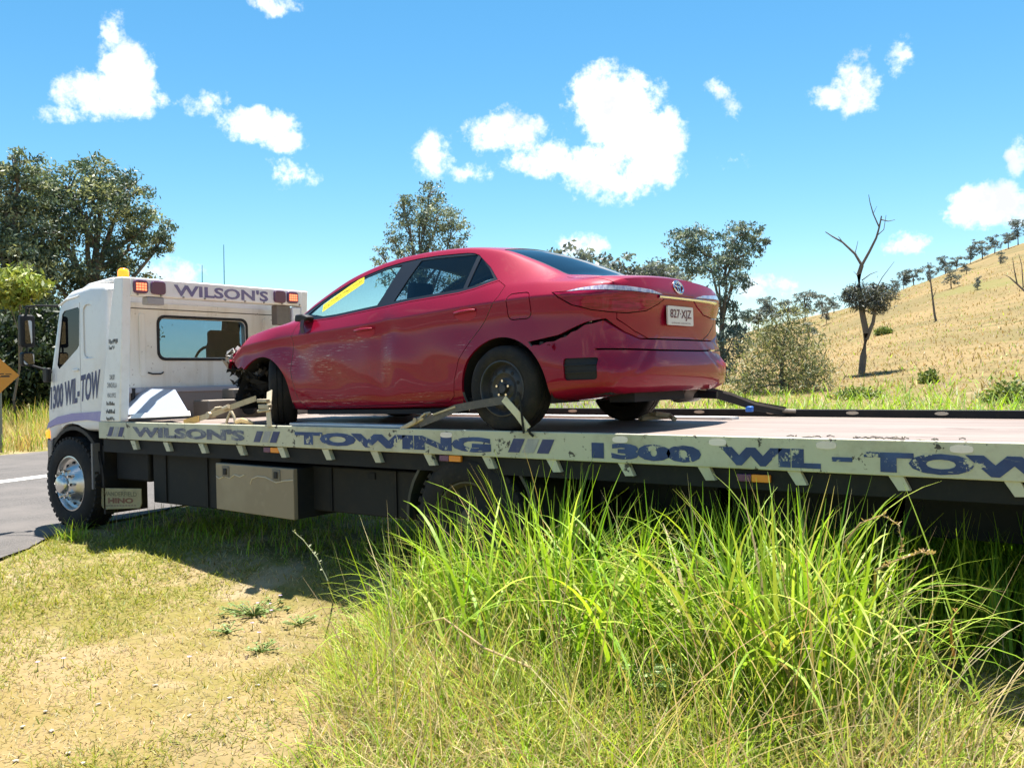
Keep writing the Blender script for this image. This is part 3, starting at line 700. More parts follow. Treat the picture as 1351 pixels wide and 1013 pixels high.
# --- chassis and boxes
b = MB()
for y in (-.12, .74): b.box((-6.0, y-.04, -.62), (3.7, y+.04, -.30))
for x in (-4.4,-3.2,-2,-.9,.2,1.3,2.4,3.5): b.box((x-.05, -.16, -.56), (x+.05, .78, -.40))
b.build('chassis_frame', steel_dark, TR)
b = MB()
for i in range(15):
    x = -4.7+i*.62; b.box((x-.04, YN+.06, -.27), (x+.04, YF-.06, -.102))
for y in (-.45, 1.05): b.box((-4.9, y-.06, -.30), (4.0, y+.06, -.104))
b.build('cross_bearers', steel_dark, TR)
b = MB(); b.tube([(-.36,-.85,-.655),(-.36,1.45,-.655)], .07, 12); b.tube([(-5.72,-.85,-.655),(-5.72,1.45,-.655)], .06, 12); b.build('axle', steel_dark, TR, smooth=True)
def toolbox(x0, x1, z0, z1, y0, y1, m, tilt=0):
    b = MB(); b.prism([(x0, z1), (x1, z1+tilt), (x1, z0+tilt*2), (x0, z0)], 'y', y0, y1); return b.build('toolbox', m, TR, bevel=.012)
g1 = toolbox(-4.50, -3.42, -.80, -.30, YN+.22, .0, box_grey)
for x in (-4.28, -3.62):
    b = MB(); b.box((x-.02, YN+.205, -.79), (x+.02, YN+.225, -.31)); b.build('strap_band', steel_dark, g1)
t1 = toolbox(-3.20, -2.17, -.75, -.335, YN+.05, -.25, box_grey, -.012)
lid = MB().prism([(-3.20,-.337),(-2.165,-.348),(-2.165,-.772),(-3.20,-.748)], 'y', YN+.004, YN+.05).build('lid', tan_box, t1, bevel=.006)
latchm = paint('latch_bronze', (.13,.11,.08), amount=.3)
for x in (-3.055, -2.375):
    b = MB(); b.box((x-.05, YN-.004, -.455), (x+.05, YN+.004, -.36)); lt = b.build('latch', latchm, t1, bevel=.004)
    b = MB(); b.box((x-.022, YN-.014, -.435), (x+.022, YN-.003, -.38)); b.build('latch_handle', black_pl, t1, bevel=.004)
drip = MB(); pts = [(-3.19,-.455),(-3.15,-.475),(-3.08,-.45),(-3.0,-.465),(-2.93,-.43),(-2.86,-.445),(-2.80,-.425)]; drip.tube([(x, YN+.002, z) for x, z in pts], .005, 5)
pts = [(-2.72,-.50),(-2.70,-.455),(-2.62,-.43),(-2.52,-.432),(-2.44,-.455),(-2.38,-.47),(-2.27,-.45),(-2.17,-.44)]; drip.tube([(x, YN+.002, z) for x, z in pts], .005, 5)
drip.build('mud_tide_line', paint('dried_mud', (.52,.45,.34), amount=.2), t1)
g2 = toolbox(-2.28, -.98, -.72, -.34, YN+.23, -.1, box_grey)
for x in (-1.95, -1.22):
    b = MB(); b.box((x-.015, YN+.215, -.71), (x+.015, YN+.232, -.345)); b.build('strap_band', steel_dark, g2)
b = MB(); b.box((-1.52, YN+.218, -.42), (-1.44, YN+.229, -.37)); b.build('latch', steel_dark, g2)
# step / battery area ahead of first box
b = MB(); b.box((-5.12, YN+.2, -.60), (-4.54, .2, -.30)); b.build('battery_box', steel_dark, TR, bevel=.02)
b = MB(); b.tube([(-4.98,YN+.10,-.20),(-4.98,YN+.10,-.26),(-4.90,YN+.10,-.275),(-4.45,YN+.10,-.265),(-4.40,YN+.10,-.2)], .012, 8); b.build('step_rail', steel_dark, TR, smooth=True)
# mudflap behind the front wheel
b = MB(); b.prism([(-5.245,-.685),(-4.53,-.652),(-4.525,-.80),(-4.56,-.848),(-5.20,-.905),(-5.25,-.87)], 'y', YN+.10, YN+.112); flap = b.build('mudflap', mudw, TR, bevel=.004)
yf = YN+.098
lettering('lettering', 'VANDERFIELD', (-5.19,yf,-.715), (-4.60,yf,-.690), (-5.19,yf,-.762), (-4.60,yf,-.735), paint('flap_dark', (.10,.09,.045), (.42,.36,.2), .4, 9, .7), flap, .01)
lettering('lettering', 'HINO', (-5.12,yf,-.778), (-4.66,yf,-.752), (-5.12,yf,-.835), (-4.66,yf,-.805), paint('flap_brown', (.16,.06,.03), (.42,.36,.2), .35, 9, .7), flap, .05)
b = MB(); 
for j in range(11):
    x = -5.17+j*.052; z = -.868+.004*j*.9; b.add([(x,yf,z),(x+.038,yf,z+.002),(x+.038,yf,z+.014),(x,yf,z+.012)], [(0,1,2,3)])
b.build('worn_lettering', paint('flap_small', (.14,.09,.05), amount=.3), flap)
# rear mudguard over the rear wheels
for s, ya, yb in ((1, YN+.06, YN+.62), (1, 1.0, YF-.06)):
    b = MB(); A = np.linspace(RAD(-4), RAD(184), 19)
    for a0, a1 in zip(A[:-1], A[1:]):
        q = []
        for r in (.60, .575):
            for a in (a0, a1):
                for y in (ya, yb): q.append((-.36+r*math.cos(a), y, -.655+min(r*math.sin(a), .36)))
        b.add(q, [(0,2,3,1),(4,5,7,6),(0,4,6,2),(1,3,7,5)])
    b.build('mudguard', paint('guard_green_black', (.02,.026,.022), amount=.2), TR)
b = MB(); b.box((3.2,-.6,-.75),(3.28,1.2,-.45)); b.box((3.9, YN+.05, -.35),(4.08, YF-.05,-.11)); b.build('rear_crossbar', steel_dark, TR)
b = MB(); b.box((.55, YN+.4, -1.0),(.57, YN+1.0, -.45)); b.build('guard_flap', black_pl, TR)

# --- gear on the tray, ahead of the car
def quadplate(name, P, th, m, parent):
    P = [Vector(p) for p in P]; n = (P[1]-P[0]).cross(P[3]-P[0]).normalized()*th
    b = MB(); b.add([p for p in P]+[p+n for p in P], [(0,1,2,3),(7,6,5,4),(0,4,5,1),(1,5,6,2),(2,6,7,3),(3,7,4,0)]); return b.build(name, m, parent, bevel=.006)
bluesteel = paint('blue_grey_steel', (.34,.40,.50), (.30,.26,.22), .3, 3, .4, metal=.2, chip=(.06,.06,.09), chips=.71)
def on_y(px, py, y): d = pray(px, py); return CAM+d*((y-CAM.y)/d.y)
quadplate('ramp_plate', [on_y(163,549,-.80), on_y(249,544,-.80), on_y(232,515,-.45), on_y(163,513,-.45)], .015, bluesteel, TR)
quadplate('ramp_lip', [on_y(168,553,-.86), on_y(252,549,-.86), on_y(251,543,-.81), on_y(180,546,-.81)], .012, boardw, TR)
b = MB(); b.box((-4.62,-.15,.0),(-4.35,1.30,.20)); b.box((-4.60,.2,.2),(-4.40,.9,.31)); b.build('winch_frame', winch, TR, bevel=.015)
b = MB(); b.lathe([(0,-.28),(.13,-.28),(.13,-.25),(.075,-.25),(.085,0),(.075,.25),(.13,.25),(.13,.28),(0,.28)], (-4.25,.55,.16), 'y', 24); b.build('winch_drum', steel_dark, TR, smooth=35)
b = MB(); b.lathe([(.10,-.03),(.145,-.03),(.145,.03),(.10,.03)], (-4.30,1.02,.36), 'y', 24, True); b.build('cable_coil', black_pl, TR, smooth=35)
b = MB()
for x0, x1, z in ((-3.9,-1.0,.022),(-1.6,.9,.02)): b.box((x0,.95,.001),(x1,1.1,z))
b.build('wheel_guide', boardw, TR)

# ------------------------------------------------------------------ crashed red sedan
CAR = empty('red_sedan', (0, 0, -.04), 'crash-damaged red sedan with crumpled nose strapped on the tow truck tray', 'car')
CAR.rotation_euler = (0, RAD(-.756), RAD(-2.83))
def pchip(xs, ys):
    xs = np.array(xs, float); ys = np.array(ys, float); h = np.diff(xs); d = np.diff(ys)/h; m = np.zeros_like(ys)
    for i in range(1, len(xs)-1):
        if d[i-1]*d[i] > 0:
            w1 = 2*h[i]+h[i-1]; w2 = h[i]+2*h[i-1]; m[i] = (w1+w2)/(w1/d[i-1]+w2/d[i])
    m[0], m[-1] = d[0], d[-1]
    def f(x):
        x = np.clip(np.asarray(x, float), xs[0], xs[-1]); i = np.clip(np.searchsorted(xs, x)-1, 0, len(h)-1); t = (x-xs[i])/h[i]
        return (1+2*t)*(1-t)**2*ys[i]+t*(1-t)**2*h[i]*m[i]+t*t*(3-2*t)*ys[i+1]+t*t*(t-1)*h[i]*m[i+1]
    return f
def tab(*p): return pchip([a for a, _ in p], [b for _, b in p])
XF, XRr = -3.55, .95
zb = tab((-3.6,.34),(-3.2,.25),(-2.3,.19),(-.5,.20),(.4,.24),(.95,.29))
ymax = tab((-3.6,.80),(-3.3,.855),(-3.0,.878),(-2.7,.888),(-2,.885),(-1,.888),(0,.890),(.4,.885),(.7,.87),(.85,.85),(.92,.82),(.95,.775))
zsh = tab((-3.6,.62),(-3.3,.72),(-3,.78),(-2.3,.83),(-1.4,.872),(-.3,.935),(.3,.958),(.7,.955),(.95,.94))
yb_ = tab((-3.6,.74),(-3.4,.765),(-3,.79),(-2.5,.815),(-2,.832),(-1,.84),(-.3,.832),(.2,.80),(.6,.785),(.85,.772),(.92,.745),(.95,.71))
zbe = tab((-3.6,.685),(-3.4,.785),(-3.0,.872),(-2.6,.928),(-2.15,.942),(-1.78,.95),(-1.2,.99),(-.9,1.012),(-.41,1.033),(-.1,1.06),(.2,1.066),(.5,1.052),(.75,1.035),(.95,1.015))
yr_ = tab((-3.6,.58),(-3,.63),(-2.6,.675),(-2.42,.70),(-2.0,.675),(-1.5,.61),(-1.0,.58),(-.5,.575),(-.17,.585),(.12,.60),(.444,.635),(.7,.66),(.88,.65),(.95,.60))
zr_ = tab((-3.6,.70),(-3.4,.815),(-3,.91),(-2.6,.968),(-2.42,1.0),(-2.176,1.115),(-1.96,1.21),(-1.75,1.295),(-1.55,1.352),(-1.36,1.39),(-1.17,1.412),(-.9,1.422),(-.6,1.414),(-.43,1.397),(-.17,1.345),(.12,1.235),(.444,1.108),(.6,1.082),(.8,1.076),(.95,1.05))
zt_ = tab((-3.6,.715),(-3.5,.785),(-3.2,.875),(-3.0,.925),(-2.8,.968),(-2.7,.985),(-2.62,1.01),(-2.42,1.105),(-2.25,1.188),(-2.0,1.292),(-1.72,1.388),(-1.43,1.442),(-1.1,1.462),(-.8,1.466),(-.5,1.454),(-.25,1.42),(0,1.347),(.25,1.242),(.44,1.157),(.55,1.122),(.65,1.108),(.8,1.105),(.9,1.097),(.95,1.08))
prof_r = tab((.15,.84),(.26,.90),(.31,.955),(.335,.985),(.36,.992),(.48,.998),(.495,.995),(.515,.955),(.60,.945),(.64,.93),(.68,.925),(.8,.925),(.90,.945),(.95,.955),(1.0,.945),(1.06,.925),(1.12,.905))
prof_f = tab((.15,-3.36),(.30,-3.52),(.55,-3.55),(.70,-3.53),(.80,-3.48),(1.0,-3.40))
NSEG = [3, 3, 3, 5, 4, 5, 5, 12, 8, 8]
TEN = [1, .15, .5, .8, .9, .7, .22, .55, .38, 1, 1]
def section(x, off=0):
    b, ym, sh = float(zb(x)), float(ymax(x)), float(zsh(x)); be = float(zbe(x)); zr, zt = float(zr_(x)), float(zt_(x)); yr = float(yr_(x))
    K = np.array([(0, b), (.62, b), (ym-.075, b+.025), (ym-.02, .34 if b < .3 else b+.06), (ym, .57), (ym-.022, .57+(sh-.57)*.68), (ym-.003, sh), (float(yb_(x)), be), (yr, zr), (yr*.55, zt-.32*(zt-zr)), (0, zt)])
    n = len(K); ext = np.vstack([[-K[1, 0], K[1, 1]], K, [-K[-2, 0], K[-2, 1]]])
    out = []
    for i in range(n-1):
        p0, p1, p2, p3 = ext[i], ext[i+1], ext[i+2], ext[i+3]
        d0, d1, d2 = [max(np.linalg.norm(q), 1e-6) for q in (p1-p0, p2-p1, p3-p2)]
        m1 = TEN[i]*(p2-p0)/(d0+d1)*d1; m2 = TEN[i+1]*(p3-p1)/(d1+d2)*d1
        for s in np.linspace(0, 1, NSEG[i], endpoint=False):
            out.append((2*s**3-3*s*s+1)*p1+(s**3-2*s*s+s)*m1+(-2*s**3+3*s*s)*p2+(s**3-s*s)*m2)
    out.append(K[-1]); return np.array(out)
def warp(x, y, z):
    xr = prof_r(z)-np.where(y > 0, .12, .24)*(np.minimum(np.abs(y), .88)/.88)**3.6
    xf = prof_f(z)+.34*(np.minimum(np.abs(y), .88)/.88)**2.8
    x2 = np.where(x > .30, .30+(x-.30)*(xr-.30)/(XRr-.30), x)
    return np.where(x < -3.0, -3.0+(x+3.0)*(xf+3.0)/(XF+3.0), x2)
DENTS = [(-1.20,.62,.10,.26,.028),(-2.25,.60,.16,.16,.030),(-1.75,.52,.34,.16,.020),(-2.45,.78,.20,.06,.02),(-.75,.50,.25,.14,.012),(-1.1,.83,.07,.06,.016),(.45,.62,.2,.08,.012)]
def dent(x, y, z):
    d = 0
    for cx, cz, a, b, k in DENTS: d = d+k*np.exp(-((x-cx)/a)**2-((z-cz)/b)**2)
    w = .004*np.sin(x*9+z*13)*np.exp(-((z-.55)/.25)**2)
    return np.where(y < -.7, y+d+w, y)
xs_ = np.unique(np.concatenate([np.linspace(XF, -2.75, 22), np.linspace(-2.75, -1.3, 44), np.linspace(-1.3, -.4, 22), np.linspace(-.4, .55, 32), np.linspace(.55, .85, 10), np.linspace(.85, XRr, 12)]))
def car_surface():
    rings = []
    for x in xs_:
        h = section(x); full = np.vstack([h, np.stack([-h[-2:0:-1, 0], h[-2:0:-1, 1]], 1)]); rings.append(np.column_stack([np.full(len(full), x), full]))
    n = len(rings[0]); V = []
    def cap(R, x):
        c = R[:, 1:].mean(0); c[0] = 0; out = []
        for s in (.9, .78, .64, .48, .3, .12): out.append(np.column_stack([np.full(n, x), c+(R[:, 1:]-c)*s]))
        return out
    A = cap(rings[0], XF)[::-1]+rings+cap(rings[-1], XRr); m = len(A)
    P = np.vstack(A+[np.array([[XF, 0, A[0][:, 2].mean()], [XRr, 0, A[-1][:, 2].mean()]])])
    P[:, 0] = warp(P[:, 0], P[:, 1], P[:, 2]); P[:, 1] = dent(P[:, 0], P[:, 1], P[:, 2])
    F = []
    for i in range(m-1):
        for k in range(n): F.append((i*n+k, i*n+(k+1) % n, (i+1)*n+(k+1) % n, (i+1)*n+k))
    a, b = m*n, m*n+1
    for k in range(n): F.append((a, (k+1) % n, k)); F.append((b, (m-1)*n+k, (m-1)*n+(k+1) % n))
    return P, F
CP, CF = car_surface()
me0 = bpy.data.meshes.new('s'); me0.from_pydata(CP.tolist(), [], CF); me0.update()
bm = bmesh.new(); bm.from_mesh(me0); bmesh.ops.recalc_face_normals(bm, faces=bm.faces); bm.to_mesh(me0); bm.free()
me0.update(); VN = np.array([v.normal[:] for v in me0.vertices]); CFo = [tuple(p.vertices) for p in me0.polygons]
def shell(o0, o1):
    """closed skin between two offsets below the surface"""
    A = CP-VN*o0; B = CP-VN*o1; n = len(CP); me = bpy.data.meshes.new('shell')
    me.from_pydata(np.vstack([A, B]).tolist(), [], CFo+[tuple(i+n for i in reversed(f)) for f in CFo]); me.update(); return me
def bop(base, *cut):
    return bool_mesh('b', base, cut)
SK = lambda: shell(0, .022)
def side_prism(poly, sgn=-1): return pr(poly, 'y', *((-1.1, -.30) if sgn < 0 else (.30, 1.1)))
def grow(poly, d):
    """offset a polygon outwards by d"""
    P = np.array(poly, float); n = len(P); ar = 0.5*np.sum(P[:, 0]*np.roll(P[:, 1], -1)-np.roll(P[:, 0], -1)*P[:, 1]); s = 1 if ar > 0 else -1; out = []
    for i in range(n):
        e0 = P[i]-P[i-1]; e1 = P[(i+1) % n]-P[i]; e0 /= np.linalg.norm(e0); e1 /= np.linalg.norm(e1)
        n0 = np.array([e0[1], -e0[0]])*s; n1 = np.array([e1[1], -e1[0]])*s; m = n0+n1; q = max(.35, (1+n0@n1)); out.append(tuple(P[i]+m/q*d))
    return out
redm, t = newmat('metallic_red')
fl1 = noise(t, 900, 2, .5); dust = noise(t, 3.5, 6, .7, off=(1, 2, 3)); scr = noise(t, 16, 7, .75, stretch=(.5, 1, 7)); scr2 = noise(t, 2.1, 3, .5, off=(5, 5, 5))
geo = t.nodes.new('ShaderNodeTexCoord'); sx = t.nodes.new('ShaderNodeSeparateXYZ'); t.links.new(geo.outputs['Object'], sx.inputs[0])
c = mixc(t, step(t, fl1, .3, .7), (.18,.0014,.014), (.28,.0028,.030))
c = mixc(t, step(t, dust, .62, .95), c, (.26,.06,.06))
def tmath(t, op, a, b):
    n = t.nodes.new('ShaderNodeMath'); n.operation = op
    for i, s in enumerate((a, b)):
        if isinstance(s, (int, float)): n.inputs[i].default_value = s
        else: t.links.new(s, n.inputs[i])
    return n.outputs[0]
def spot(cx, cz, a, b):
    u = tmath(t, 'MULTIPLY', tmath(t, 'SUBTRACT', sx.outputs[0], cx), 1/a); w = tmath(t, 'MULTIPLY', tmath(t, 'SUBTRACT', sx.outputs[2], cz), 1/b)
    q = tmath(t, 'SUBTRACT', 1, tmath(t, 'ADD', tmath(t, 'MULTIPLY', u, u), tmath(t, 'MULTIPLY', w, w))); return tmath(t, 'MAXIMUM', q, 0)
m_ = None
for s in ((-1.55,.75,.38,.09),(-1.15,.62,.10,.20),(-2.25,.62,.20,.16),(-1.8,.27,.55,.07),(-2.35,.68,.35,.06),(-.75,.28,.4,.06),(-1.9,.60,.4,.2),(-.32,.66,.1,.06)):
    q = spot(*s); m_ = q if m_ is None else tmath(t, 'MAXIMUM', m_, q)
near = tmath(t, 'LESS_THAN', sx.outputs[1], -.5)
mask = tmath(t, 'MULTIPLY', tmath(t, 'MULTIPLY', m_, near), step(t, scr, .55, .66))
c = mixc(t, mask, c, (.50,.36,.36))
p = finish(t, c, .45, .1, noise(t, 4, 3, .5), .03, .01, coat=.6, spec=.12)
p.inputs['Coat Roughness'].default_value = .03
# openings and panels in side view
DLO = [(-2.30,.964),(-2.07,.960),(-1.78,.968),(-1.2,1.01),(-.91,1.031),(-.41,1.053),(-.25,1.074),(-.075,1.118),(-.20,1.225),(-.37,1.340),(-.43,1.362),(-.50,1.372),(-.815,1.385),(-1.008,1.383),(-1.171,1.373),(-1.359,1.350),(-1.552,1.309),(-1.753,1.252),(-1.96,1.172),(-2.176,1.075),(-2.35,.985)]
GF = [(-2.17,.985),(-2.0,.984),(-1.78,.990),(-1.29,1.026),(-1.255,1.10),(-1.17,1.348),(-1.359,1.326),(-1.552,1.285),(-1.753,1.228),(-1.96,1.148),(-2.12,1.070),(-2.19,1.02)]
GR = [(-1.10,1.042),(-.91,1.053),(-.385,1.078),(-.385,1.345),(-.50,1.350),(-.815,1.362),(-.97,1.360),(-1.03,1.22)]
GQ = [(-.345,1.082),(-.25,1.096),(-.12,1.130),(-.21,1.215),(-.345,1.318)]
belt = [(-2.245,.950),(-2.07,.946),(-1.78,.954),(-1.2,.996)]
FD = [(-2.245,.950),(-2.29,.845),(-2.325,.54),(-2.25,.29),(-2.16,.222),(-1.16,.238),(-1.205,.40),(-1.232,.644),(-1.20,.836),(-1.125,1.001),(-1.2,.996),(-1.78,.954),(-2.07,.946)]
RD = [(-1.125,1.001),(-1.20,.836),(-1.232,.644),(-1.205,.40),(-1.16,.238),(-.52,.252),(-.455,.30),(-.43,.42),(-.37,.56),(-.27,.68),(-.15,.80),(.0,.99),(.02,1.06),(-.06,1.105),(-.25,1.060),(-.41,1.039),(-.91,1.017)]
BUMP_L = [(.26,.655),(.50,.69),(.70,.765),(.80,.785),(.86,.70),(.90,.655),(1.3,.645),(1.3,.05),(.42,.05),(.44,.30),(.40,.45),(.34,.56)]
arch_r = [(.02+.385*math.cos(a), .315+.385*math.sin(a)) for a in np.linspace(RAD(-15), RAD(195), 40)]+[(-.35,.0),(.39,.0)]
arch_f = [(-2.72+.375*math.cos(a), .30+.375*math.sin(a)) for a in np.linspace(RAD(-15), RAD(195), 40)]+[(-3.09,.0),(-2.36,.0)]
def tail(poly, sgn, d0=.25, d1=1.6):
    """prism seen square-on to the rear corner: poly in (s along the corner plane, z)"""
    r2 = .70711; ax = Vector((r2, -sgn*-r2, 0)); 
    e = Vector((r2, -sgn*r2, 0)); n = Vector((r2, sgn*r2, 0))
    n = Vector((r2, sgn*r2, 0)); e = Vector((r2, -sgn*r2, 0))
    b = MB(); k = len(poly)
    v = [tuple(e*s+n*d0+Vector((0, 0, z))) for s, z in poly]+[tuple(e*s+n*d1+Vector((0, 0, z))) for s, z in poly]
    b.add(v, [tuple(range(k)), tuple(range(2*k-1, k-1, -1))]+[(i, (i+1) % k, k+(i+1) % k, k+i) for i in range(k)]); return b.mesh()
LAMP = [(-.275,.972),(-.25,.942),(-.17,.885),(-.05,.845),(.06,.830),(.20,.822),(.36,.842),(.47,.895),(.535,.940),(.45,.952),(.25,.962),(.05,.968),(-.12,.972)]
CLEAR = [(-.20,.9745),(-.12,.976),(.05,.972),(.25,.966),(.45,.956),(.50,.958),(.40,.982),(.20,.998),(.02,1.004),(-.12,.992)]
wsx = np.linspace(0, 1, 9)
def wscreen(g=0):
    L = []
    for x in np.linspace(-2.36, -1.50, 12): L.append((x, float(yr_(x))-.045+g))
    base = [(-2.60+.22*(y/.66)**2-g, y) for y in np.linspace(.60, -.60, 13)]
    return L+[(-1.485+g, y) for y in np.linspace(.5, -.5, 5)]+[(x, -y) for x, y in L[::-1]]+base[::-1]
def rscreen(g=0):
    L = [(x, float(yr_(x))-.05+g) for x in np.linspace(-.20, .40, 10)]
    return L+[(.505-.085*(y/.56)**2+g, y) for y in np.linspace(.54, -.54, 11)]+[(x, -y) for x, y in L[::-1]]+[(-.265+.05*(y/.5)**2-g, y) for y in np.linspace(-.5, .5, 9)]
def zpr(poly): return pr(poly, 'z', .88, 1.7)
body = SK(); D_ = 'DIFFERENCE'
cut = []
for s in (-1, 1):
    cut += [(D_, side_prism(DLO, s)), (D_, side_prism(arch_r, s)), (D_, side_prism(arch_f, s)), (D_, side_prism(grow(FD, .005), s)), (D_, side_prism(grow(RD, .005), s)),
            (D_, tail(grow(LAMP, .006), s)), (D_, tail(grow(CLEAR, .001), s))]
cut += [(D_, zpr(wscreen())), (D_, zpr(rscreen())), (D_, pr(BUMP_L, 'y', -1.2, 1.2))]
# ragged loss of the front bumper and grille
rg = random.Random(11)
rag = [(-3.9,.0),(-2.75,.0),(-2.75,.55),(-2.88,.585),(-2.95,.56),(-3.02,.60),(-3.08,.585),(-3.18,.63),(-3.24,.665),(-3.33,.65),(-3.40,.70),(-3.9,.72)]
cut += [(D_, pr(rag, 'y', -1.2, 1.2))]
# panel gaps: boot lid, fuel flap, bonnet
def gap_side(pts, w=.006, sgn=-1, depth=(-1.1, -.3)): return slit(pts, w, 'y', *depth)
FUEL = rrect(.085, .285, .815, .995, .045)
cut += gap_side(FUEL+[FUEL[0]], .007)
def zslit(pts, w=.006, z0=.9, z1=1.5):
    out = []
    for (x0, y0), (x1, y1) in zip(pts[:-1], pts[1:]):
        d = Vector((x1-x0, y1-y0)).normalized(); n = Vector((-d.y, d.x))*w/2; e = d*w*.4
        out.append((D_, pr([(x0+n.x-e.x, y0+n.y-e.y), (x1+n.x+e.x, y1+n.y+e.y), (x1-n.x+e.x, y1-n.y+e.y), (x0-n.x-e.x, y0-n.y-e.y)], 'z', z0, z1)))
    return out
for s in (-1, 1): cut += zslit([(.45, s*.66), (.62, s*.715), (.78, s*.70), (1.0, s*.665)], .007, .97, 1.3)+zslit([(-2.45, s*.70), (-2.8, s*.745), (-3.2, s*.70), (-3.6, s*.62)], .007, .80, 1.2)
def rear_slit(pts, w=.007):
    return slit(pts, w, 'x', .75, 1.2)
for s in (-1, 1): cut += rear_slit([(s*.665,1.0),(s*.66,.78),(s*.52,.70),(s*.40,.655)])
liner = plain('grey_headliner', (.16,.155,.15), .9)
def lined(me):
    me.materials.append(redm); me.materials.append(liner)
    for p_ in me.polygons:
        c_ = p_.center; ax_ = Vector((max(-2.9, min(.4, c_.x)), 0, .72))
        if p_.normal.dot(c_-ax_) < 0: p_.material_index = 1
    return me
BODY = link('body', lined(bop(body, *cut)), None, CAR, local=True, smooth=48)
I_ = 'INTERSECT'
DH = {}
for s in (-1, 1):
    for nm, P in (('front_door', FD), ('rear_door', RD)):
        d = link('door', lined(bop(SK(), (I_, side_prism(P, s)))), None, CAR, local=True, smooth=38)
        if s < 0: tag(d, 'dented %s with scraped paint' % nm.replace('_', ' '))
        DH[nm, s] = d
trim = plain('window_trim_black', (.012,.012,.014), .35)
sideglass = glassmat('car_glass', (.86,.93,.93)); darkglass = glassmat('car_privacy_glass', (.62,.68,.74))
for s in (-1, 1):
    link('window_frame', bop(shell(.004, .02), (I_, side_prism(grow(DLO, -.001), s)), (D_, side_prism(GF, s)), (D_, side_prism(GR, s)), (D_, side_prism(GQ, s))), trim, CAR, local=True, smooth=38)
    for nm, P in (('door_glass', GF), ('door_glass', GR), ('quarter_glass', GQ)):
        link(nm, bop(shell(.009, .0125), (I_, side_prism(grow(P, .004), s))), sideglass if P is GF else darkglass, CAR, local=True, smooth=38)
link('windscreen', bop(shell(.006, .010), (I_, zpr(wscreen(-.001)))), sideglass, CAR, local=True, smooth=38)
link('rear_window', bop(shell(.006, .010), (I_, zpr(rscreen(-.001)))), glassmat('rear_glass_tinted', (.16,.18,.24)), CAR, local=True, smooth=38)
bedge = bop(shell(.0055, .02), (I_, zpr(rscreen(-.0005))), (D_, zpr(rscreen(-.030)))); link('glass_edge_band', bedge, trim, CAR, local=True, smooth=38)
bedge = bop(shell(.0055, .02), (I_, zpr(wscreen(-.0005))), (D_, zpr(wscreen(-.045)))); link('glass_edge_band', bedge, trim, CAR, local=True, smooth=38)
link('fuel_flap', bop(shell(.0, .02), (I_, side_prism(grow(FUEL, -.0035), -1))), redm, CAR, local=True, smooth=38) if False else None
# rear bumper, knocked down out of line
BG = grow(BUMP_L, -.004); BL2 = [(.27,.616),(.31,.630),(.36,.628),(.41,.646),(.47,.648),(.52,.668),(.56,.674),(.60,.702),(.64,.712),(.69,.744),(.74,.752),(.79,.770),(.83,.722),(.86,.688),(.90,.644),(1.3,.634),(1.3,.05),(.42,.05),(.44,.30),(.40,.45),(.345,.55)]
VENT = rrect(.545, .775, .385, .53, .02)
bmp = bop(SK(), (I_, pr(BL2, 'y', -1.2, 1.2)), (D_, pr([(x+.0, z) for x, z in arch_r], 'y', -1.2, -.3)), (D_, side_prism(VENT)), (D_, side_prism(VENT, 1)),
          *rear_slit([(-.9,.585),(-.3,.572),(.3,.572),(.9,.585)], .012))
BMP = link('rear_bumper', bmp, redm, CAR, local=True, smooth=48); tag(BMP, 'rear bumper hanging loose from its clips')
for s in (-1, 1):
    link('bumper_vent', bop(shell(.014, .03), (I_, side_prism(grow(VENT, .004), s))), black_pl, BMP, local=True, smooth=38)
for z in (.43, .48):
    link('vent_slat', bop(shell(.003, .02), (I_, side_prism([(.55,z),(.77,z+.002),(.77,z+.010),(.55,z+.008)], -1))), black_pl, BMP, local=True)
for x_, z_, y_ in ((.36,.640,-.862),(.55,.672,-.845),(.70,.745,-.80)):
    b = MB(); b.prism([(x_-.018,z_-.016),(x_+.014,z_-.018),(x_+.018,z_+.010),(x_-.012,z_+.014)], 'y', y_, y_+.03); b.build('broken_clip', black_pl, BMP, local=True)
# lamps
lensm, t = newmat('red_tail_lens'); finish(t, mixc(t, step(t, noise(t, 40, 2, .5, stretch=(.2,.2,3)), .4, .6), (.16,.002,.018), (.26,.006,.04)), .1, 0, coat=.2, spec=.3)
clearm, t = newmat('clear_tail_lens'); finish(t, mixc(t, step(t, noise(t, 60, 2, .5, stretch=(1,1,.1)), .35, .65), (.30,.27,.40), (.55,.52,.60)), .08, .1, coat=1)
for s in (-1, 1):
    link('tail_light', bop(shell(-.004, .012), (I_, tail(LAMP, s))), lensm, CAR, local=True, smooth=38)
    link('reversing_light', bop(shell(-.003, .012), (I_, tail(CLEAR, s))), clearm, CAR, local=True, smooth=38)
# boot strip, plate, emblem
def rearx(y, z, o=0): return float(warp(np.array(XRr), np.array(y), np.array(z)))+o
b = MB(); ys = np.linspace(-.30, .62, 20); v = []
for y in ys:
    for z, o in ((.925,.004),(.930,.016),(.942,.018),(.950,.004)): v.append((rearx(y, z, o), y, z))
b.add(v, [(4*i+k, 4*i+4+k, 4*i+5+k, 4*i+1+k) for i in range(19) for k in range(3)]); b.build('chrome_strip', chrome, CAR, local=True, smooth=30)
px0 = rearx(0, .88, .006); PZ = .815
plate = MB(); plate.prism(rrect(-.186, .186, PZ-.067, PZ+.067, .012), 'x', px0, px0+.012); PL = plate.build('number_plate', paint('plate_white', (.62,.60,.58), amount=.2, scale=5), CAR, local=True)
mar = plain('plate_maroon', (.10,.012,.03), .5)
XP = px0+.0145
lettering('lettering', '827·XJZ', (XP,-.155,PZ+.045), (XP,.155,PZ+.045), (XP,-.155,PZ-.035), (XP,.155,PZ-.035), mar, PL, .012, local=True)
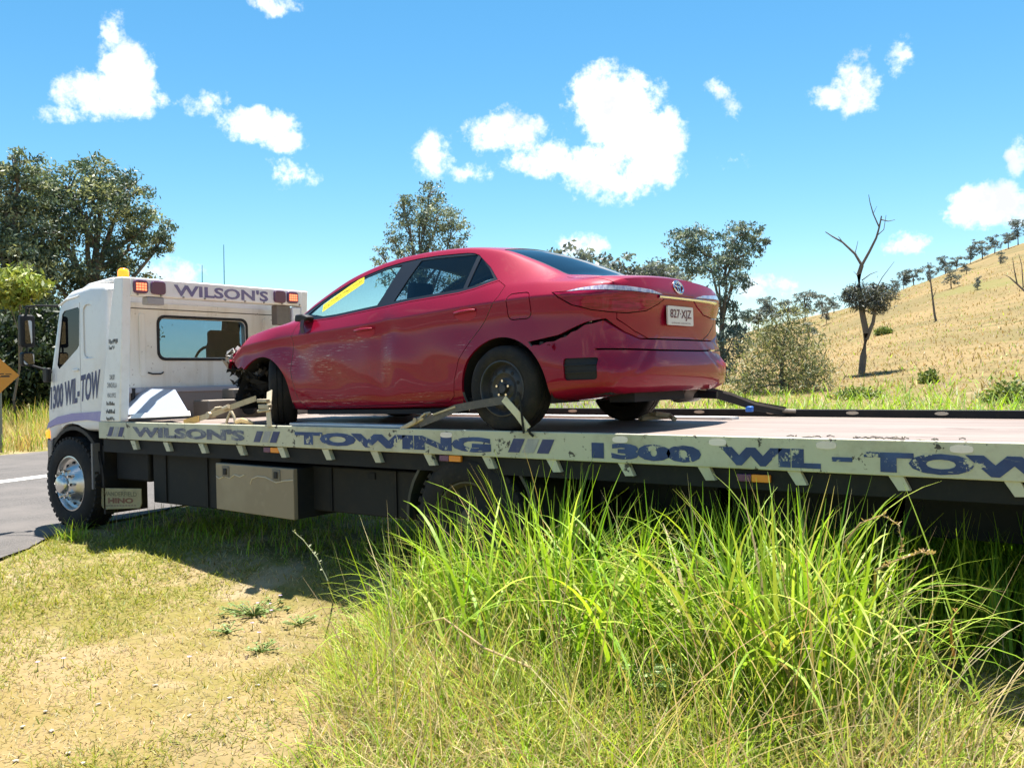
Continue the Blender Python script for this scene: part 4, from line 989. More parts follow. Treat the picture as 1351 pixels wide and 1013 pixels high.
lettering('lettering', 'QUEENSLAND - SUNSHINE STATE', (XP,-.14,PZ-.046), (XP,.14,PZ-.046), (XP,-.14,PZ-.058), (XP,.14,PZ-.058), mar, PL, 0, local=True)
def ell(cz, cy, a, b2, r):
    P = []
    for q in np.linspace(0, 6.283, 33): 
        y, z = cy+a*math.cos(q), cz+b2*math.sin(q); P.append((rearx(y, z, .006), y, z))
    return P
b = MB(); b.tube(ell(1.02,0,.065,.045,0), .0065, 6, False); b.tube(ell(1.038,0,.046,.015,0), .005, 6, False); b.tube(ell(1.02,0,.017,.042,0), .005, 6, False); b.build('emblem', chrome, CAR, local=True, smooth=50)
# black boxes added to block see-through, shade in the gaps as colour
b = MB(); b.box((.05,-.70,.28),(.80,.70,.96)); b.box((-.1,-.55,.25),(.1,.55,.80)); b.box((-3.10,-.60,.30),(-2.45,.60,.88)); b.box((-2.4,-.78,.22),(.05,.78,.28)); b.build('inner_black_fill', int_dark, CAR, local=True)
for s in (-1, 1):
    for cx, cz, r in ((.02,.315,.40),(-2.72,.30,.39)):
        b = MB(); A = np.linspace(RAD(-12), RAD(192), 22); y0, y1 = s*.50, s*.845
        for a0, a1 in zip(A[:-1], A[1:]): b.add([(cx+r*math.cos(a), y, cz+r*math.sin(a)) for a in (a0, a1) for y in (y0, y1)], [(0,2,3,1)])
        b.add([(cx+r*math.cos(a), y0, cz+r*math.sin(a)) for a in A], [tuple(range(len(A)))]); b.build('wheel_well', int_dark, CAR, local=True)
# cabin
cloth = plain('seat_fabric', (.045,.045,.055), .9)
for y in (-.37, .37):
    b = MB(); b.prism([(-1.95,.42),(-1.42,.36),(-1.24,.98),(-1.36,1.01),(-1.50,.52),(-1.92,.56)], 'y', y-.24, y+.24); st = b.build('front_seat', cloth, CAR, local=True, bevel=.05, seg=3)
    b = MB(); b.prism([(-1.30,1.06),(-1.20,1.06),(-1.18,1.22),(-1.27,1.23)], 'y', y-.12, y+.12); b.build('headrest', cloth, st, local=True, bevel=.03, seg=3)
b = MB(); b.prism([(-.85,.44),(-.35,.40),(-.12,.98),(-.22,1.0),(-.42,.54),(-.84,.55)], 'y', -.62, .62); rs = b.build('rear_seat', cloth, CAR, local=True, bevel=.05, seg=3)
for y in (-.36, .36):
    b = MB(); b.prism([(-.17,1.0),(-.08,1.0),(-.07,1.12),(-.14,1.13)], 'y', y-.12, y+.12); b.build('headrest', cloth, rs, local=True, bevel=.03)
b = MB(); b.prism([(-2.62,.55),(-2.25,.50),(-2.14,.78),(-2.22,.93),(-2.55,.965)], 'y', -.70, .70); b.build('dashboard', int_dark, CAR, local=True, bevel=.04)
b = MB(); b.prism([(-.12,.93),(.46,.98),(.46,1.02),(-.12,1.0)], 'y', -.62, .62); b.build('parcel_shelf', int_dark, CAR, local=True)
b = MB(); b.lathe([(.165,-.012),(.18,0),(.165,.012),(.15,0)], (-2.02,.37,.86), 'x', 28, True); b.build('steering_wheel', int_dark, CAR, local=True, smooth=50)
# yellow tape inside the front side window
tape = paint('yellow_tape', (.80,.66,.03), (.4,.3,.02), .15, 6, .5)
def glass_y(x, z): 
    h = section(x); i = np.argmin(np.abs(h[30:52, 1]-z)) if False else None
    hh = h[[k for k in range(len(h)) if h[k, 1] > .93]]; return -float(np.interp(z, hh[:, 1], hh[:, 0]))
TP = [(-1.985,.985,1.06),(-1.90,.985,1.10)]
q0, q1 = (-2.0,1.055), (-1.585,1.268); dv = Vector((q1[0]-q0[0], q1[1]-q0[1])).normalized(); nv = Vector((-dv.y, dv.x))*.036
b = MB(); v = []
for s in np.linspace(0, 1, 9):
    x, z = q0[0]+(q1[0]-q0[0])*s, q0[1]+(q1[1]-q0[1])*s
    for k in (-1, 1):
        xx, zz = x+nv.x*k-(.03 if (k > 0) else 0)*(s-.5)*0, z+nv.y*k; v.append((xx, glass_y(xx, zz)+.003, zz))
n9 = len(v); v2 = [(a, y_+.0015, z_) for a, y_, z_ in v]
b.add(v+v2, [(2*i, 2*i+1, 2*i+3, 2*i+2) for i in range(8)]+[(n9+2*i, n9+2*i+2, n9+2*i+3, n9+2*i+1) for i in range(8)]); b.build('yellow_tape', tape, CAR, local=True)
b = MB(); r2 = random.Random(3)
for i in range(26):
    s = .04+.92*i/26; x, z = q0[0]+(q1[0]-q0[0])*s, q0[1]+(q1[1]-q0[1])*s; off = r2.uniform(-.4, .3); L = r2.uniform(.006, .014)
    P = [(x+nv.x*off, z+nv.y*off), (x+dv.x*L+nv.x*off, z+dv.y*L+nv.y*off), (x+dv.x*L+nv.x*(off+.22), z+dv.y*L+nv.y*(off+.22)), (x+nv.x*(off+.22), z+nv.y*(off+.22))]
    b.add([(a, glass_y(a, c)+.0, c) for a, c in P], [(0,1,2,3)])
b.build('tape_print', plain('tape_print_dark', (.12,.09,.01), .6), CAR, local=True)
# handles with cups
hm = redm
for (x0, z0, x1, z1, d) in ((-1.47,.825,-1.275,.838,DH['front_door',-1]), (-.40,.888,-.20,.905,DH['rear_door',-1])):
    b = MB(); xm, zm = (x0+x1)/2, (z0+z1)/2; P = []
    for k in range(20):
        a = 2*math.pi*k/20; P.append((xm+.105*math.cos(a), zm-.012+.050*math.sin(a)))
    cup = bop(shell(-.0015, .003), (I_, side_prism(P))); link('handle_cup', cup, plain('cup_shade_red', (.30,.006,.03), .4, .2), d, local=True, smooth=40)
    y = -.905; b.tube([(x0, y+.02, z0), (x0+.03, y-.012, z0+.004), (xm, y-.02, zm), (x1-.03, y-.012, z1-.003), (x1, y+.02, z1)], [.008,.012,.013,.012,.009], 8); b.build('handle', hm, d, local=True, smooth=50)
# mirror stub, left hanging
b = MB(); b.prism([(-2.21,.952),(-2.05,.955),(-2.04,.985),(-2.12,1.012),(-2.20,1.01)], 'y', -.905, -.82); b.build('broken_mirror', black_pl, CAR, local=True, bevel=.012)
b = MB(); b.strap([(-2.10,-.90,.965),(-2.11,-.905,.91),(-2.105,-.90,.85)], .045, .006, (1,0,0)); b.build('hanging_mirror_cover', plain('mirror_underside', (.05,.02,.035), .5), CAR, local=True)
# sill strip and door moulding shadow line
b = MB(); b.box((-2.2,-.80,.165),(-.45,-.70,.20)); b.build('sill', int_dark, CAR, local=True)
# damaged front: crumpled sheet, torn plastic, lamp shell
def crumple(name, m, n, cx, rad, seed, sz):
    r = np.random.RandomState(seed); b = MB()
    for i in range(n):
        c = np.array(cx)+r.uniform(-1, 1, 3)*np.array(rad); k = r.randint(3, 6); d = r.randn(3); d /= np.linalg.norm(d); e = np.cross(d, r.randn(3)); e /= np.linalg.norm(e); s = sz*(.4+r.rand())
        g = 4; P = []
        for a in range(g):
            for q in range(g): P.append(c+d*(a-1.5)*s*.35+e*(q-1.5)*s*.3*(1-.15*a)+r.randn(3)*s*.13)
        b.add(P, [(a*g+q, a*g+q+1, a*g+g+q+1, a*g+g+q) for a in range(g-1) for q in range(g-1)])
    return b.build(name, m, CAR, local=True)
grey_pl = paint('torn_grey_plastic', (.30,.29,.28), (.1,.09,.08), .5, 9, .55)
crumple('crumpled_lamp_shell', grey_pl, 34, (-3.36,-.58,.665), (.11,.16,.10), 4, .10)
crumple('crumpled_panel', redm, 5, (-3.30,-.72,.66), (.07,.07,.05), 9, .10)
crumple('torn_liner', int_dark, 70, (-3.10,-.60,.46), (.22,.18,.16), 5, .13)
crumple('torn_splash_guard', paint('dull_guard', (.07,.065,.07), amount=.4), 14, (-3.08,-.70,.50), (.15,.06,.12), 31, .08)
crumple('torn_front_end', black_pl, 26, (-3.36,0.05,.60), (.10,.6,.12), 6, .16)
crumple('bent_brackets', paint('bent_steel', (.32,.30,.29), amount=.4, metal=.4), 10, (-3.40,-.2,.66), (.08,.5,.08), 8, .10)
crumple('torn_bumper_edge', paint('raw_plastic', (.42,.38,.38), amount=.3), 3, (.72,-.79,.785), (.02,.012,.008), 14, .03)
crumple('torn_bumper_edge', redm, 3, (.40,-.865,.625), (.10,.008,.008), 15, .035)
b = MB(); b.lathe([(0,0),(.035,0),(.05,.03),(.055,.05)], (-3.36,-.70,.735), 'y', 16); b.build('broken_lamp', chrome, CAR, local=True, smooth=40)
b = MB(); b.box((-3.30,-.55,.40),(-3.22,.55,.52)); b.box((-3.34,-.62,.30),(-3.18,.62,.38)); b.build('crash_bar', steel_dark, CAR, local=True, bevel=.02)
b = MB(); b.box((.66,-.50,.225),(.86,.20,.285)); b.build('bumper_beam', int_dark, CAR, local=True)
# wheels
def car_wheel(x, y, z, flip=False, steer=0, R=.302):
    w = empty('wheel', (x, y, z), parent=CAR); w.rotation_euler = (0, 0, (math.pi if flip else 0)+steer)
    tp = [(.185,.005),(.195,-.006),(.235,-.016),(.275,-.010),(R-.010,.004),(R-.001,.022),(R,.055),(R-.008,.057),(R-.008,.064),(R,.066),(R+.001,.10),(R-.008,.102),(R-.008,.109),(R,.111),(R,.145),(R-.001,.178),(R-.010,.196),(.275,.208),(.235,.214),(.195,.205),(.185,.195)]
    MB().lathe(tp, (0,0,0), 'y', 56, True).build('tyre', rubber, w, local=True, smooth=40)
    rp = [(.190,.0),(.197,-.010),(.188,-.012),(.180,.0),(.176,.03),(.165,.045),(.15,.040),(.135,.025),(.11,.022),(.095,.035),(.075,.040),(.06,.030),(.034,.028),(.032,.0),(.028,-.006),(0,-.006)]
    MB().lathe(rp, (0,0,0), 'y', 48).build('rim', paint('black_steel_rim', (.025,.025,.028), (.12,.10,.08), .4, 6, .45), w, local=True, smooth=40)
    for k in range(5):
        a = 2*math.pi*k/5+.3; h = MB(); h.lathe([(0,-.016),(.009,-.016),(.0105,.0),(.0105,.04),(0,.04)], (.0535*math.cos(a),.012,.0535*math.sin(a)), 'y', 6); h.build('lug_nut', chrome, w, local=True)
    for k in range(10):
        a = 2*math.pi*(k+.5)/10; h = MB(); h.lathe([(0,-.001),(.014,-.001),(.014,.01),(0,.01)], (.125*math.cos(a),.0235,.125*math.sin(a)), 'y', 10); h.build('vent_hole', int_dark, w, local=True)
    b = MB(); b.lathe([(.0,.12),(.17,.12),(.176,.04)], (0,0,0), 'y', 24); b.build('brake_drum', int_dark, w, local=True)
    return w
CP_ = math.sin(RAD(.756))
car_wheel(.02, -.875, .342); car_wheel(.02, .875, .342, True)
car_wheel(-2.76, -.74, .302+.04+2.63*CP_, False, RAD(-40)); car_wheel(-2.68, .86, .302+.04+2.70*CP_, True, RAD(10))
b = MB(); b.tube([(.0,-.7,.33),(.0,.7,.33)], .04, 10); b.tube([(.3,-.1,.25),(.55,.3,.27),(.80,.52,.25),(.95,.55,.24)], .03, 8); b.build('axle', steel_dark, CAR, local=True)
b = MB(); b.lathe([(0,-.09),(.09,-.09),(.11,-.05),(.11,.2),(.09,.25),(0,.25)], (.70,.45,.30), 'y', 20); b.build('muffler', paint('muffler_dull', (.15,.13,.12), amount=.4), CAR, local=True, smooth=40)

# ------------------------------------------------------------------ straps and loose gear
webb = paint('tan_webbing', (.52,.42,.26), (.2,.15,.1), .4, 12, .85); webd = paint('grey_webbing', (.10,.09,.085), (.3,.26,.2), .4, 12, .85)
brass = paint('ratchet_worn', (.48,.40,.28), (.15,.11,.08), .5, 14, .5, metal=.4)
def deck_thing(name, loc, label, cat, group=None): return empty(name, loc, label, cat, group)
S1 = deck_thing('ratchet_strap', (-.4,-.9,0), 'dark webbing strap across the rear left car wheel with tan ratchet', 'strap', 'wheel tie-down straps')
b = MB(); b.strap([(-.78,-.905,.045),(-.60,-.925,.10),(-.40,-.94,.165),(-.15,-.955,.20),(.06,-.965,.225)], .055, .005, (0,0,1)); b.build('webbing', webd, S1)
b = MB(); b.strap([(.05,-.968,.235),(.16,-.965,.13),(.24,-.955,.03)], .052, .006, (.8,0,.3)); b.build('pale_webbing', paint('pale_webbing', (.62,.58,.42), (.3,.25,.15), .4, 14, .85), S1)
b = MB(); b.strap([(-.62,-.935,.118),(-.40,-.945,.176)], .012, .006, (0,0,1)); b.build('webbing_edge', webb, S1)
b = MB(); b.box((-.97,-.925,.012),(-.72,-.875,.05)); rot = Matrix.Translation((-.84,-.9,.05)) @ Matrix.Rotation(RAD(-22), 4, 'Y') @ Matrix.Translation((.84,.9,-.03))
me = b.mesh(); me.transform(rot); link('ratchet_body', me, brass, S1, bevel=.01)
b = MB(); b.tube([(-.80,-.935,.075),(-.80,-.865,.075)], .018, 12); b.tube([(-.74,-.93,.10),(-.70,-.93,.125),(-.68,-.90,.13),(-.70,-.87,.125),(-.74,-.87,.10)], .009, 8); b.build('ratchet_handle', brass, S1, smooth=40)
b = MB(); b.tube([(.24,-.955,.03),(.255,-.955,.0),(.27,-.94,-.02)], .009, 8); b.tube([(.19,-.972,.26),(.20,-.97,.12),(.21,-.965,.0)], .008, 8); b.build('hook', steel_dark, S1, smooth=40)
S2 = deck_thing('ratchet_strap', (-3.4,-.8,0), 'tan webbing strap with ratchet running to the front car wheel', 'strap', 'wheel tie-down straps')
b = MB(); b.strap([(-3.72,-.86,.02),(-3.50,-.82,.065),(-3.36,-.80,.10),(-3.1,-.76,.175),(-2.86,-.73,.235)], .05, .006, (0,0,1)); b.build('webbing', webb, S2)
b = MB(); b.strap([(-3.74,-.865,.012),(-3.55,-.84,.05)], .06, .012, (0,0,1)); b.build('orange_end', paint('orange_webbing', (.62,.38,.12), (.3,.2,.1), .4, 9, .8), S2)
b = MB(); b.tube([(-3.42,-.84,.085),(-3.42,-.76,.085)], .03, 10); b.tube([(-3.36,-.84,.12),(-3.30,-.84,.15),(-3.28,-.80,.155),(-3.30,-.76,.15)], .010, 8); b.tube([(-3.24,-.80,.14),(-3.17,-.79,.165)], .022, 8); b.build('ratchet', brass, S2, smooth=40)
S3 = deck_thing('strap_ratchet', (-2.45,-.93,0), 'ratchet hanging on pale strap behind the front car wheel', 'ratchet')
b = MB(); b.strap([(-2.52,-.86,.30),(-2.47,-.91,.21),(-2.45,-.935,.12),(-2.43,-.945,.0)], .055, .007, (1,0,0)); b.build('webbing', paint('cream_webbing', (.58,.50,.36), (.25,.2,.12), .4, 12, .8), S3)
b = MB(); b.box((-2.56,-.955,.15),(-2.43,-.91,.19)); b.box((-2.57,-.96,.205),(-2.45,-.915,.235)); b.tube([(-2.58,-.94,.13),(-2.42,-.94,.145)], .014, 10); b.build('ratchet', brass, S3, bevel=.005)
S4 = deck_thing('chain_shackle', (-3.0,-.85,0), 'worn shackle and tan hook lying on the tray edge near front wheel', 'shackle')
b = MB(); b.tube([(-3.12,-.86,.012),(-3.10,-.86,.06),(-3.06,-.86,.115),(-3.04,-.86,.12),(-3.01,-.86,.08),(-2.99,-.86,.012)], .012, 8); b.build('bow', brass, S4, smooth=40)
b = MB(); b.tube([(-2.97,-.87,.03),(-2.88,-.87,.045),(-2.80,-.86,.03),(-2.76,-.85,.015)], [.018,.024,.022,.012], 8); b.build('hook', paint('tan_hook', (.55,.38,.18), amount=.3), S4, smooth=40)
S5 = deck_thing('rear_strap', (1.0,1.2,0), 'black strap from under the rear bumper to the far rail', 'strap', 'wheel tie-down straps')
b = MB(); b.strap([(.72,.86,.235),(.86,1.05,.17),(.98,1.25,.10),(1.14,1.52,.045)], .075, .008, (0,0,1)); b.build('webbing', black_pl, S5)
b = MB(); b.strap([(.70,.84,.27),(.86,1.05,.205),(.98,1.25,.12),(1.16,1.54,.055)], .02, .01, (0,0,1)); b.tube([(1.12,1.5,.05),(1.22,1.54,.045)], .018, 8); b.build('strap_buckle', winch, S5)
b = MB(); b.box((.93,1.16,.055),(.99,1.2,.10)); b.build('blue_clip', plain('blue_plastic', (.03,.16,.6), .4), S5, bevel=.008)
b = MB(); b.box((-2.35,-.80,.002),(-1.0,-.62,.028)); tag(b.build('sunlit_tray_strip', paint('sunlit_strip_pale', (.62,.62,.64), (.3,.27,.24), .35, 5, .35, metal=.6), None, bevel=.006), 'pale strip coloured as sunlit tray under the car sill', 'tray strip')  # added pale strip, its colour stands for sunlit tray beyond the sill
b = MB(); r = random.Random(8)
P4 = [(.25,.62,.01),(.30,.70,.045),(.38,.66,.055),(.46,.74,.04),(.52,.70,.015)]
b.tube(P4, .022, 8); b.tube([(.28,.6,.02),(.42,.78,.03)], .018, 8); tag(b.build('rope_bundle', webb, None, smooth=40), 'small tan rope bundle on the tray between the rear car wheels', 'rope')

TW = empty('dry_twigs', (2.35,-.78,0), 'scatter of dry twigs and dirt on the open tray near the side board', 'twigs'); r = random.Random(31)
for i in range(26):
    x, y = 2.35+r.gauss(0,.22), -.76+r.gauss(0,.05); a = r.uniform(0, 3.14); L = r.uniform(.02,.09); b = MB(); b.tube([(x-math.cos(a)*L/2, y-math.sin(a)*L/2, .006), (x, y, .012), (x+math.cos(a)*L/2, y+math.sin(a)*L/2, .006)], .004, 5); b.build('twig', winch, TW)

# ------------------------------------------------------------------ vegetation
rs = np.random.RandomState(21)
def to_px(P):
    d = np.asarray(P)-np.array(CAM); z = d@np.array(Fv); return 675.5+FPX*(d@np.array(Rv))/z, 506.5-FPX*(d@np.array(Uv))/z, z
def blades(base, h, w, az, lean, curl, col, nseg=4, twist=None, tipcol=None, pw=.75):
    n = len(base); d = np.stack([np.cos(az), np.sin(az), np.zeros(n)], 1); sd = np.stack([-np.sin(az), np.cos(az), np.zeros(n)], 1)
    if twist is not None: sd = sd*np.cos(twist)[:, None]+d*np.sin(twist)[:, None]
    p = base.copy(); V = []; C = []
    for k in range(nseg+1):
        t = k/nseg; ww = (w*np.maximum((1-t)**pw, .06)*(1 if k else .75))[:, None]
        V.append(p-sd*ww/2); V.append(p+sd*ww/2)
        cc = col if tipcol is None else col*(1-t)+tipcol*t
        C.append(cc); C.append(cc)
        th = lean+curl*((k+.5)/nseg)**1.6
        p = p+(d*np.sin(th)[:, None]+np.array([0, 0, 1.])*np.cos(th)[:, None])*(h/nseg)[:, None]
    V = np.stack(V, 1); C = np.stack(C, 1); m = 2*(nseg+1)
    i = (np.arange(n)*m)[:, None]; F = np.concatenate([np.stack([i[:, 0]+2*k, i[:, 0]+2*k+1, i[:, 0]+2*k+3, i[:, 0]+2*k+2], 1) for k in range(nseg)])
    return V.reshape(-1, 3), F, C.reshape(-1, 3)
def merge(parts):
    V, F, C = [], [], []; o = 0
    for v, f, c in parts: V.append(v); F.append(f+o); C.append(c); o += len(v)
    return np.vstack(V), np.vstack(F), np.vstack(C)
def pal(n, cols, wts, jit=.18):
    cols = np.array(cols); k = rs.choice(len(cols), n, p=np.array(wts)/sum(wts)); c = cols[k]*(1+jit*rs.randn(n, 1)); return np.clip(c*(1+.06*rs.randn(n, 3)), .01, .9)
GREEN = [(.22,.36,.022),(.31,.45,.04),(.14,.26,.015),(.40,.48,.08)]; STRAW = [(.42,.32,.15),(.52,.42,.23),(.29,.21,.10)]
grassm = leafmat('grass_blades', .42, .3)
def zg(xy): return np.column_stack([xy, ground_z(xy[:, 0], xy[:, 1])])
def patch(xy, s, seed): return bumps(xy[:, 0], xy[:, 1], s, seed)
def clear_of_wheels(xy):
    k = np.ones(len(xy), bool)
    for wx in (-5.72, -.36): k &= ~((np.abs(xy[:, 0]-wx) < .42) & (xy[:, 1] > -.95) & (xy[:, 1] < -.2))
    return k
# silhouette of the tall patch (photo bearings) so that it thins out where the verge is mown
EX = [380,430,470,540,600,640,690,740,800,850,900,950,1000,1060,1110,1160,1200,1230,1290,1351]; EY = [960,830,770,690,665,640,625,588,640,640,650,600,630,596,640,670,705,740,900,945]
def cap_height(base, h, slack):
    px, py, z = to_px(base); top = np.interp(px, EX, EY)+slack; return np.clip(np.minimum(h, (py-top)*z/FPX), .0, None), px
parts = []
# tall clumps
cl = np.column_stack([rs.uniform(-.9, 2.8, 92), rs.uniform(-2.0, -1.10, 92)])
for c in cl:
    n = rs.randint(16, 30); xy = c+rs.randn(n, 2)*.075; B = zg(xy); h = rs.uniform(.75, 1.55, n)*(1.1 if c[1] > -2.2 else .78)
    h, px = cap_height(B, h, np.abs(rs.randn(n))*90-25)
    k = h > .16
    if k.sum() < 3: continue
    B, h = B[k], h[k]; n = len(B)
    parts.append(blades(B, h, rs.uniform(.009, .030, n)*np.clip(h, .4, 1.2), rs.uniform(0, 6.283, n), rs.uniform(.04, .42, n), rs.uniform(.2, 2.3, n)*(rs.rand(n) < .85), pal(n, GREEN+STRAW[:1], [5,4,3,3,1]), 9, rs.uniform(-.8, .8, n), None, .6))
# signature long arching leaves
for px, py, n in ((745,590,7),(955,600,8),(1060,600,10),(1080,640,9),(640,650,6),(700,650,7),(850,660,7),(560,690,6),(1160,690,6),(900,680,8),(1010,660,7),(790,640,7),(610,670,5),(1115,660,6)):
    y0 = rs.uniform(-2.3, -1.55); d = pray(px, py); tt = (y0-CAM.y)/d.y; q = CAM+d*tt; g = float(ground_z(q.x, y0)); L = (q.z-g)
    B = np.column_stack([q.x+rs.randn(n)*.06, y0+rs.randn(n)*.08, np.full(n, g)])
    parts.append(blades(B, L*rs.uniform(.85, 1.25, n), rs.uniform(.016, .034, n), rs.uniform(0, 6.283, n), rs.uniform(.02, .14, n), rs.uniform(.9, 2.9, n), pal(n, GREEN, [2,5,1,5]), 14, rs.uniform(-.5, .5, n), None, .45))
V, F, C = merge(parts); TG = link('tall_grass', np_mesh('tall_grass', V, F, C), grassm); tag(TG, 'tall bright green grass growing beside the tow truck', 'grass', kind='stuff')
# middle storey and fallen straw
parts = []
n = 26000; cc_ = np.column_stack([rs.uniform(-.7, 3.9, 420), rs.uniform(-4.3, -1.2, 420)]); xy = cc_[rs.randint(0, 420, n)]+rs.randn(n, 2)*.10; B = zg(xy); h = rs.uniform(.16, .72, n)*np.clip((B[:, 1]+4.9)/2.2, .45, 1.1); h, px = cap_height(B, h, rs.uniform(10, 110, n))
k = (h > .07) & (px > 340+rs.rand(n)*120); B, h = B[k], h[k]; n = len(B); pp = patch(B[:, :2], 2.2, 9)
g = rs.rand(n) < np.clip(.78+pp*1.0, .3, .97); col = np.where(g[:, None], pal(n, GREEN+[(.42,.43,.07)], [2,4,1,4,5]), pal(n, STRAW, [3,3,2]))
parts.append(blades(B, h*np.where(g, 1, .8), rs.uniform(.005, .014, n), rs.uniform(0, 6.283, n), rs.uniform(.1, .95, n), rs.uniform(0, 1.7, n), col, 4, rs.uniform(-.8, .8, n)))
n = 13000; xy = np.column_stack([rs.uniform(-.3, 3.6, n), rs.uniform(-3.9, -1.5, n)]); B = zg(xy); B[:, 2] += rs.uniform(.0, .30, n); px, py, z = to_px(B)
k = (px > 420) & (py > np.interp(px, EX, EY)+110); B = B[k]; n = len(B)
parts.append(blades(B, rs.uniform(.08, .34, n), rs.uniform(.002, .006, n), rs.uniform(0, 6.283, n), rs.uniform(.7, 1.9, n), rs.uniform(-.5, .8, n), pal(n, STRAW+[(.40,.40,.12)], [4,4,3,2]), 3, rs.uniform(-1, 1, n)))
# dead stems standing and leaning all through the patch
n = 900; xy = np.column_stack([rs.uniform(-.5, 3.3, n), rs.uniform(-3.4, -1.15, n)]); B = zg(xy); h, px = cap_height(B, rs.uniform(.5, 1.25, n), rs.uniform(-10, 120, n)); k = (h > .15) & (px > 400); B, h = B[k], h[k]; n = len(B)
parts.append(blades(B, h*1.15, rs.uniform(.003, .007, n), rs.uniform(0, 6.283, n), rs.uniform(.1, .9, n), rs.uniform(-.2, .9, n), pal(n, STRAW+[(.40,.36,.12)], [4,4,2,3]), 7, rs.uniform(-1, 1, n), None, .3))
# long stems blown over towards the left
n = 46; q0 = np.column_stack([rs.uniform(1.7, 3.2, n), rs.uniform(-2.5, -1.2, n)]); B = zg(q0); az = RAD(180-36)+rs.randn(n)*.45
parts.append(blades(B, rs.uniform(.7, 1.5, n), rs.uniform(.006, .018, n), az, rs.uniform(.5, 1.0, n), rs.uniform(.0, .5, n), pal(n, GREEN+STRAW[:2], [3,4,1,4,2,2]), 10, rs.uniform(-.4, .4, n), None, .5))
V, F, C = merge(parts); MG = link('matted_grass', np_mesh('matted_grass', V, F, C), grassm); tag(MG, 'matted green and straw coloured grass in the foreground', 'grass', kind='stuff')
# short dry turf
parts = []
n = 260000; u = rs.rand(n)**.8; rr_ = 2.2+u*11; th = RAD(35.79)+RAD(-34)+rs.rand(n)*RAD(72)
xy = np.column_stack([CAM.x-np.sin(th)*rr_, CAM.y+np.cos(th)*rr_]); near_edge = np.interp(xy[:, 1], ne[:, 1], ne[:, 0]); k = (xy[:, 0] > near_edge+rs.rand(n)*.12) & clear_of_wheels(xy)
B = zg(xy[k]); n = len(B); pp = patch(B[:, :2], 1.6, 9)+.5*patch(B[:, :2], 5, 12); g = rs.rand(n) < np.clip(.60+pp*1.8, .10, .96)
thin = (pp > -.12) | (rs.rand(n) < .45); B, pp, g = B[thin], pp[thin], g[thin]; k = np.flatnonzero(k)[thin]; n = len(B)
col = np.where(g[:, None], pal(n, [(.23,.25,.03),(.30,.30,.045),(.14,.17,.02),(.36,.33,.08)], [4,4,2,3]), pal(n, [(.36,.285,.14),(.46,.38,.22),(.25,.18,.085),(.44,.33,.22)], [4,4,2,2]))
hh = np.where(g, rs.uniform(.02, .075, n), rs.uniform(.015, .055, n))*(1+np.clip(pp, 0, 1)*.9)
parts.append(blades(B, hh, rs.uniform(.003, .007, n)*(1+rr_[k]/9), rs.uniform(0, 6.283, n), rs.uniform(.5, 1.5, n), rs.uniform(-.3, .7, n), col, 2, rs.uniform(-1, 1, n)))
n = 9000; xy = np.column_stack([rs.uniform(-6, 3.5, n), rs.uniform(-.9, 6, n)]); ne_x = np.interp(xy[:, 1], ne[:, 1], ne[:, 0]); xy = xy[(xy[:, 0] > ne_x+.1) & clear_of_wheels(xy)]; B = zg(xy); n = len(B)
parts.append(blades(B, rs.uniform(.05, .28, n), rs.uniform(.005, .012, n), rs.uniform(0, 6.283, n), rs.uniform(.05, .7, n), rs.uniform(0, 1.2, n), pal(n, GREEN+STRAW, [4,4,4,2,1,1,1]), 3))
n = 15000; xy = np.column_stack([rs.uniform(-.3, 5.2, n), rs.uniform(-.75, 2.9, n)]); xy = xy[clear_of_wheels(xy) & ~((np.abs(xy[:, 0]+.36) < .6) & (xy[:, 1] > .8) & (xy[:, 1] < 1.6))]; B = zg(xy); n = len(B)
parts.append(blades(B, rs.uniform(.35, .80, n)*np.clip((xy[:, 0]+.5)/1.2, .2, 1), rs.uniform(.010, .022, n), rs.uniform(0, 6.283, n), rs.uniform(.03, .35, n), rs.uniform(0, 1.2, n), pal(n, GREEN, [3,2,5,1]), 4))
V, F, C = merge(parts); SG = link('short_turf', np_mesh('short_turf', V, F, C), grassm); tag(SG, 'short dry turf of straw and green blades on the verge', 'grass', kind='stuff')
# roadside and hillside dry grass
parts = []
n = 15000; th = RAD(35.79)+RAD(24)+rs.rand(n)*RAD(14); rr_ = rs.uniform(20, 48, n); xy = np.column_stack([CAM.x-np.sin(th)*rr_, CAM.y+np.cos(th)*rr_]); fe_x = np.interp(xy[:, 1], fe[:, 1], fe[:, 0])
xy = xy[xy[:, 0] < fe_x-.15]; B = zg(xy); n = len(B); far_g = np.hypot(B[:, 0]-CAM.x, B[:, 1]-CAM.y) > 34
col = np.where((rs.rand(n) < np.where(far_g, .6, .22))[:, None], pal(n, GREEN+[(.3,.32,.08)], [3,3,3,2,4]), pal(n, [(.46,.34,.13),(.52,.42,.19),(.38,.26,.10)], [4,4,2]))
parts.append(blades(B, rs.uniform(.3, .9, n)*np.where(far_g, 1.35, .8), rs.uniform(.012, .035, n), rs.uniform(0, 6.283, n), rs.uniform(.02, .5, n), rs.uniform(0, 1.3, n), col, 3))
n = 46000; th = RAD(-4)+rs.rand(n)*RAD(48); rr_ = 26+rs.rand(n)**1.5*120; xy = np.column_stack([CAM.x-np.sin(th)*rr_, CAM.y+np.cos(th)*rr_]); B = zg(xy)
lush = np.clip((46-rr_)/14, 0, 1); gg = rs.rand(n) < .12+.8*lush*(patch(xy, .5, 31)*1.6+.75).clip(0, 1)
col = np.where(gg[:, None], pal(n, GREEN+[(.22,.24,.09)], [3,2,3,1,4]), pal(n, [(.26,.175,.08),(.31,.22,.11),(.20,.145,.06),(.17,.12,.05)], [4,4,3,2], .1))
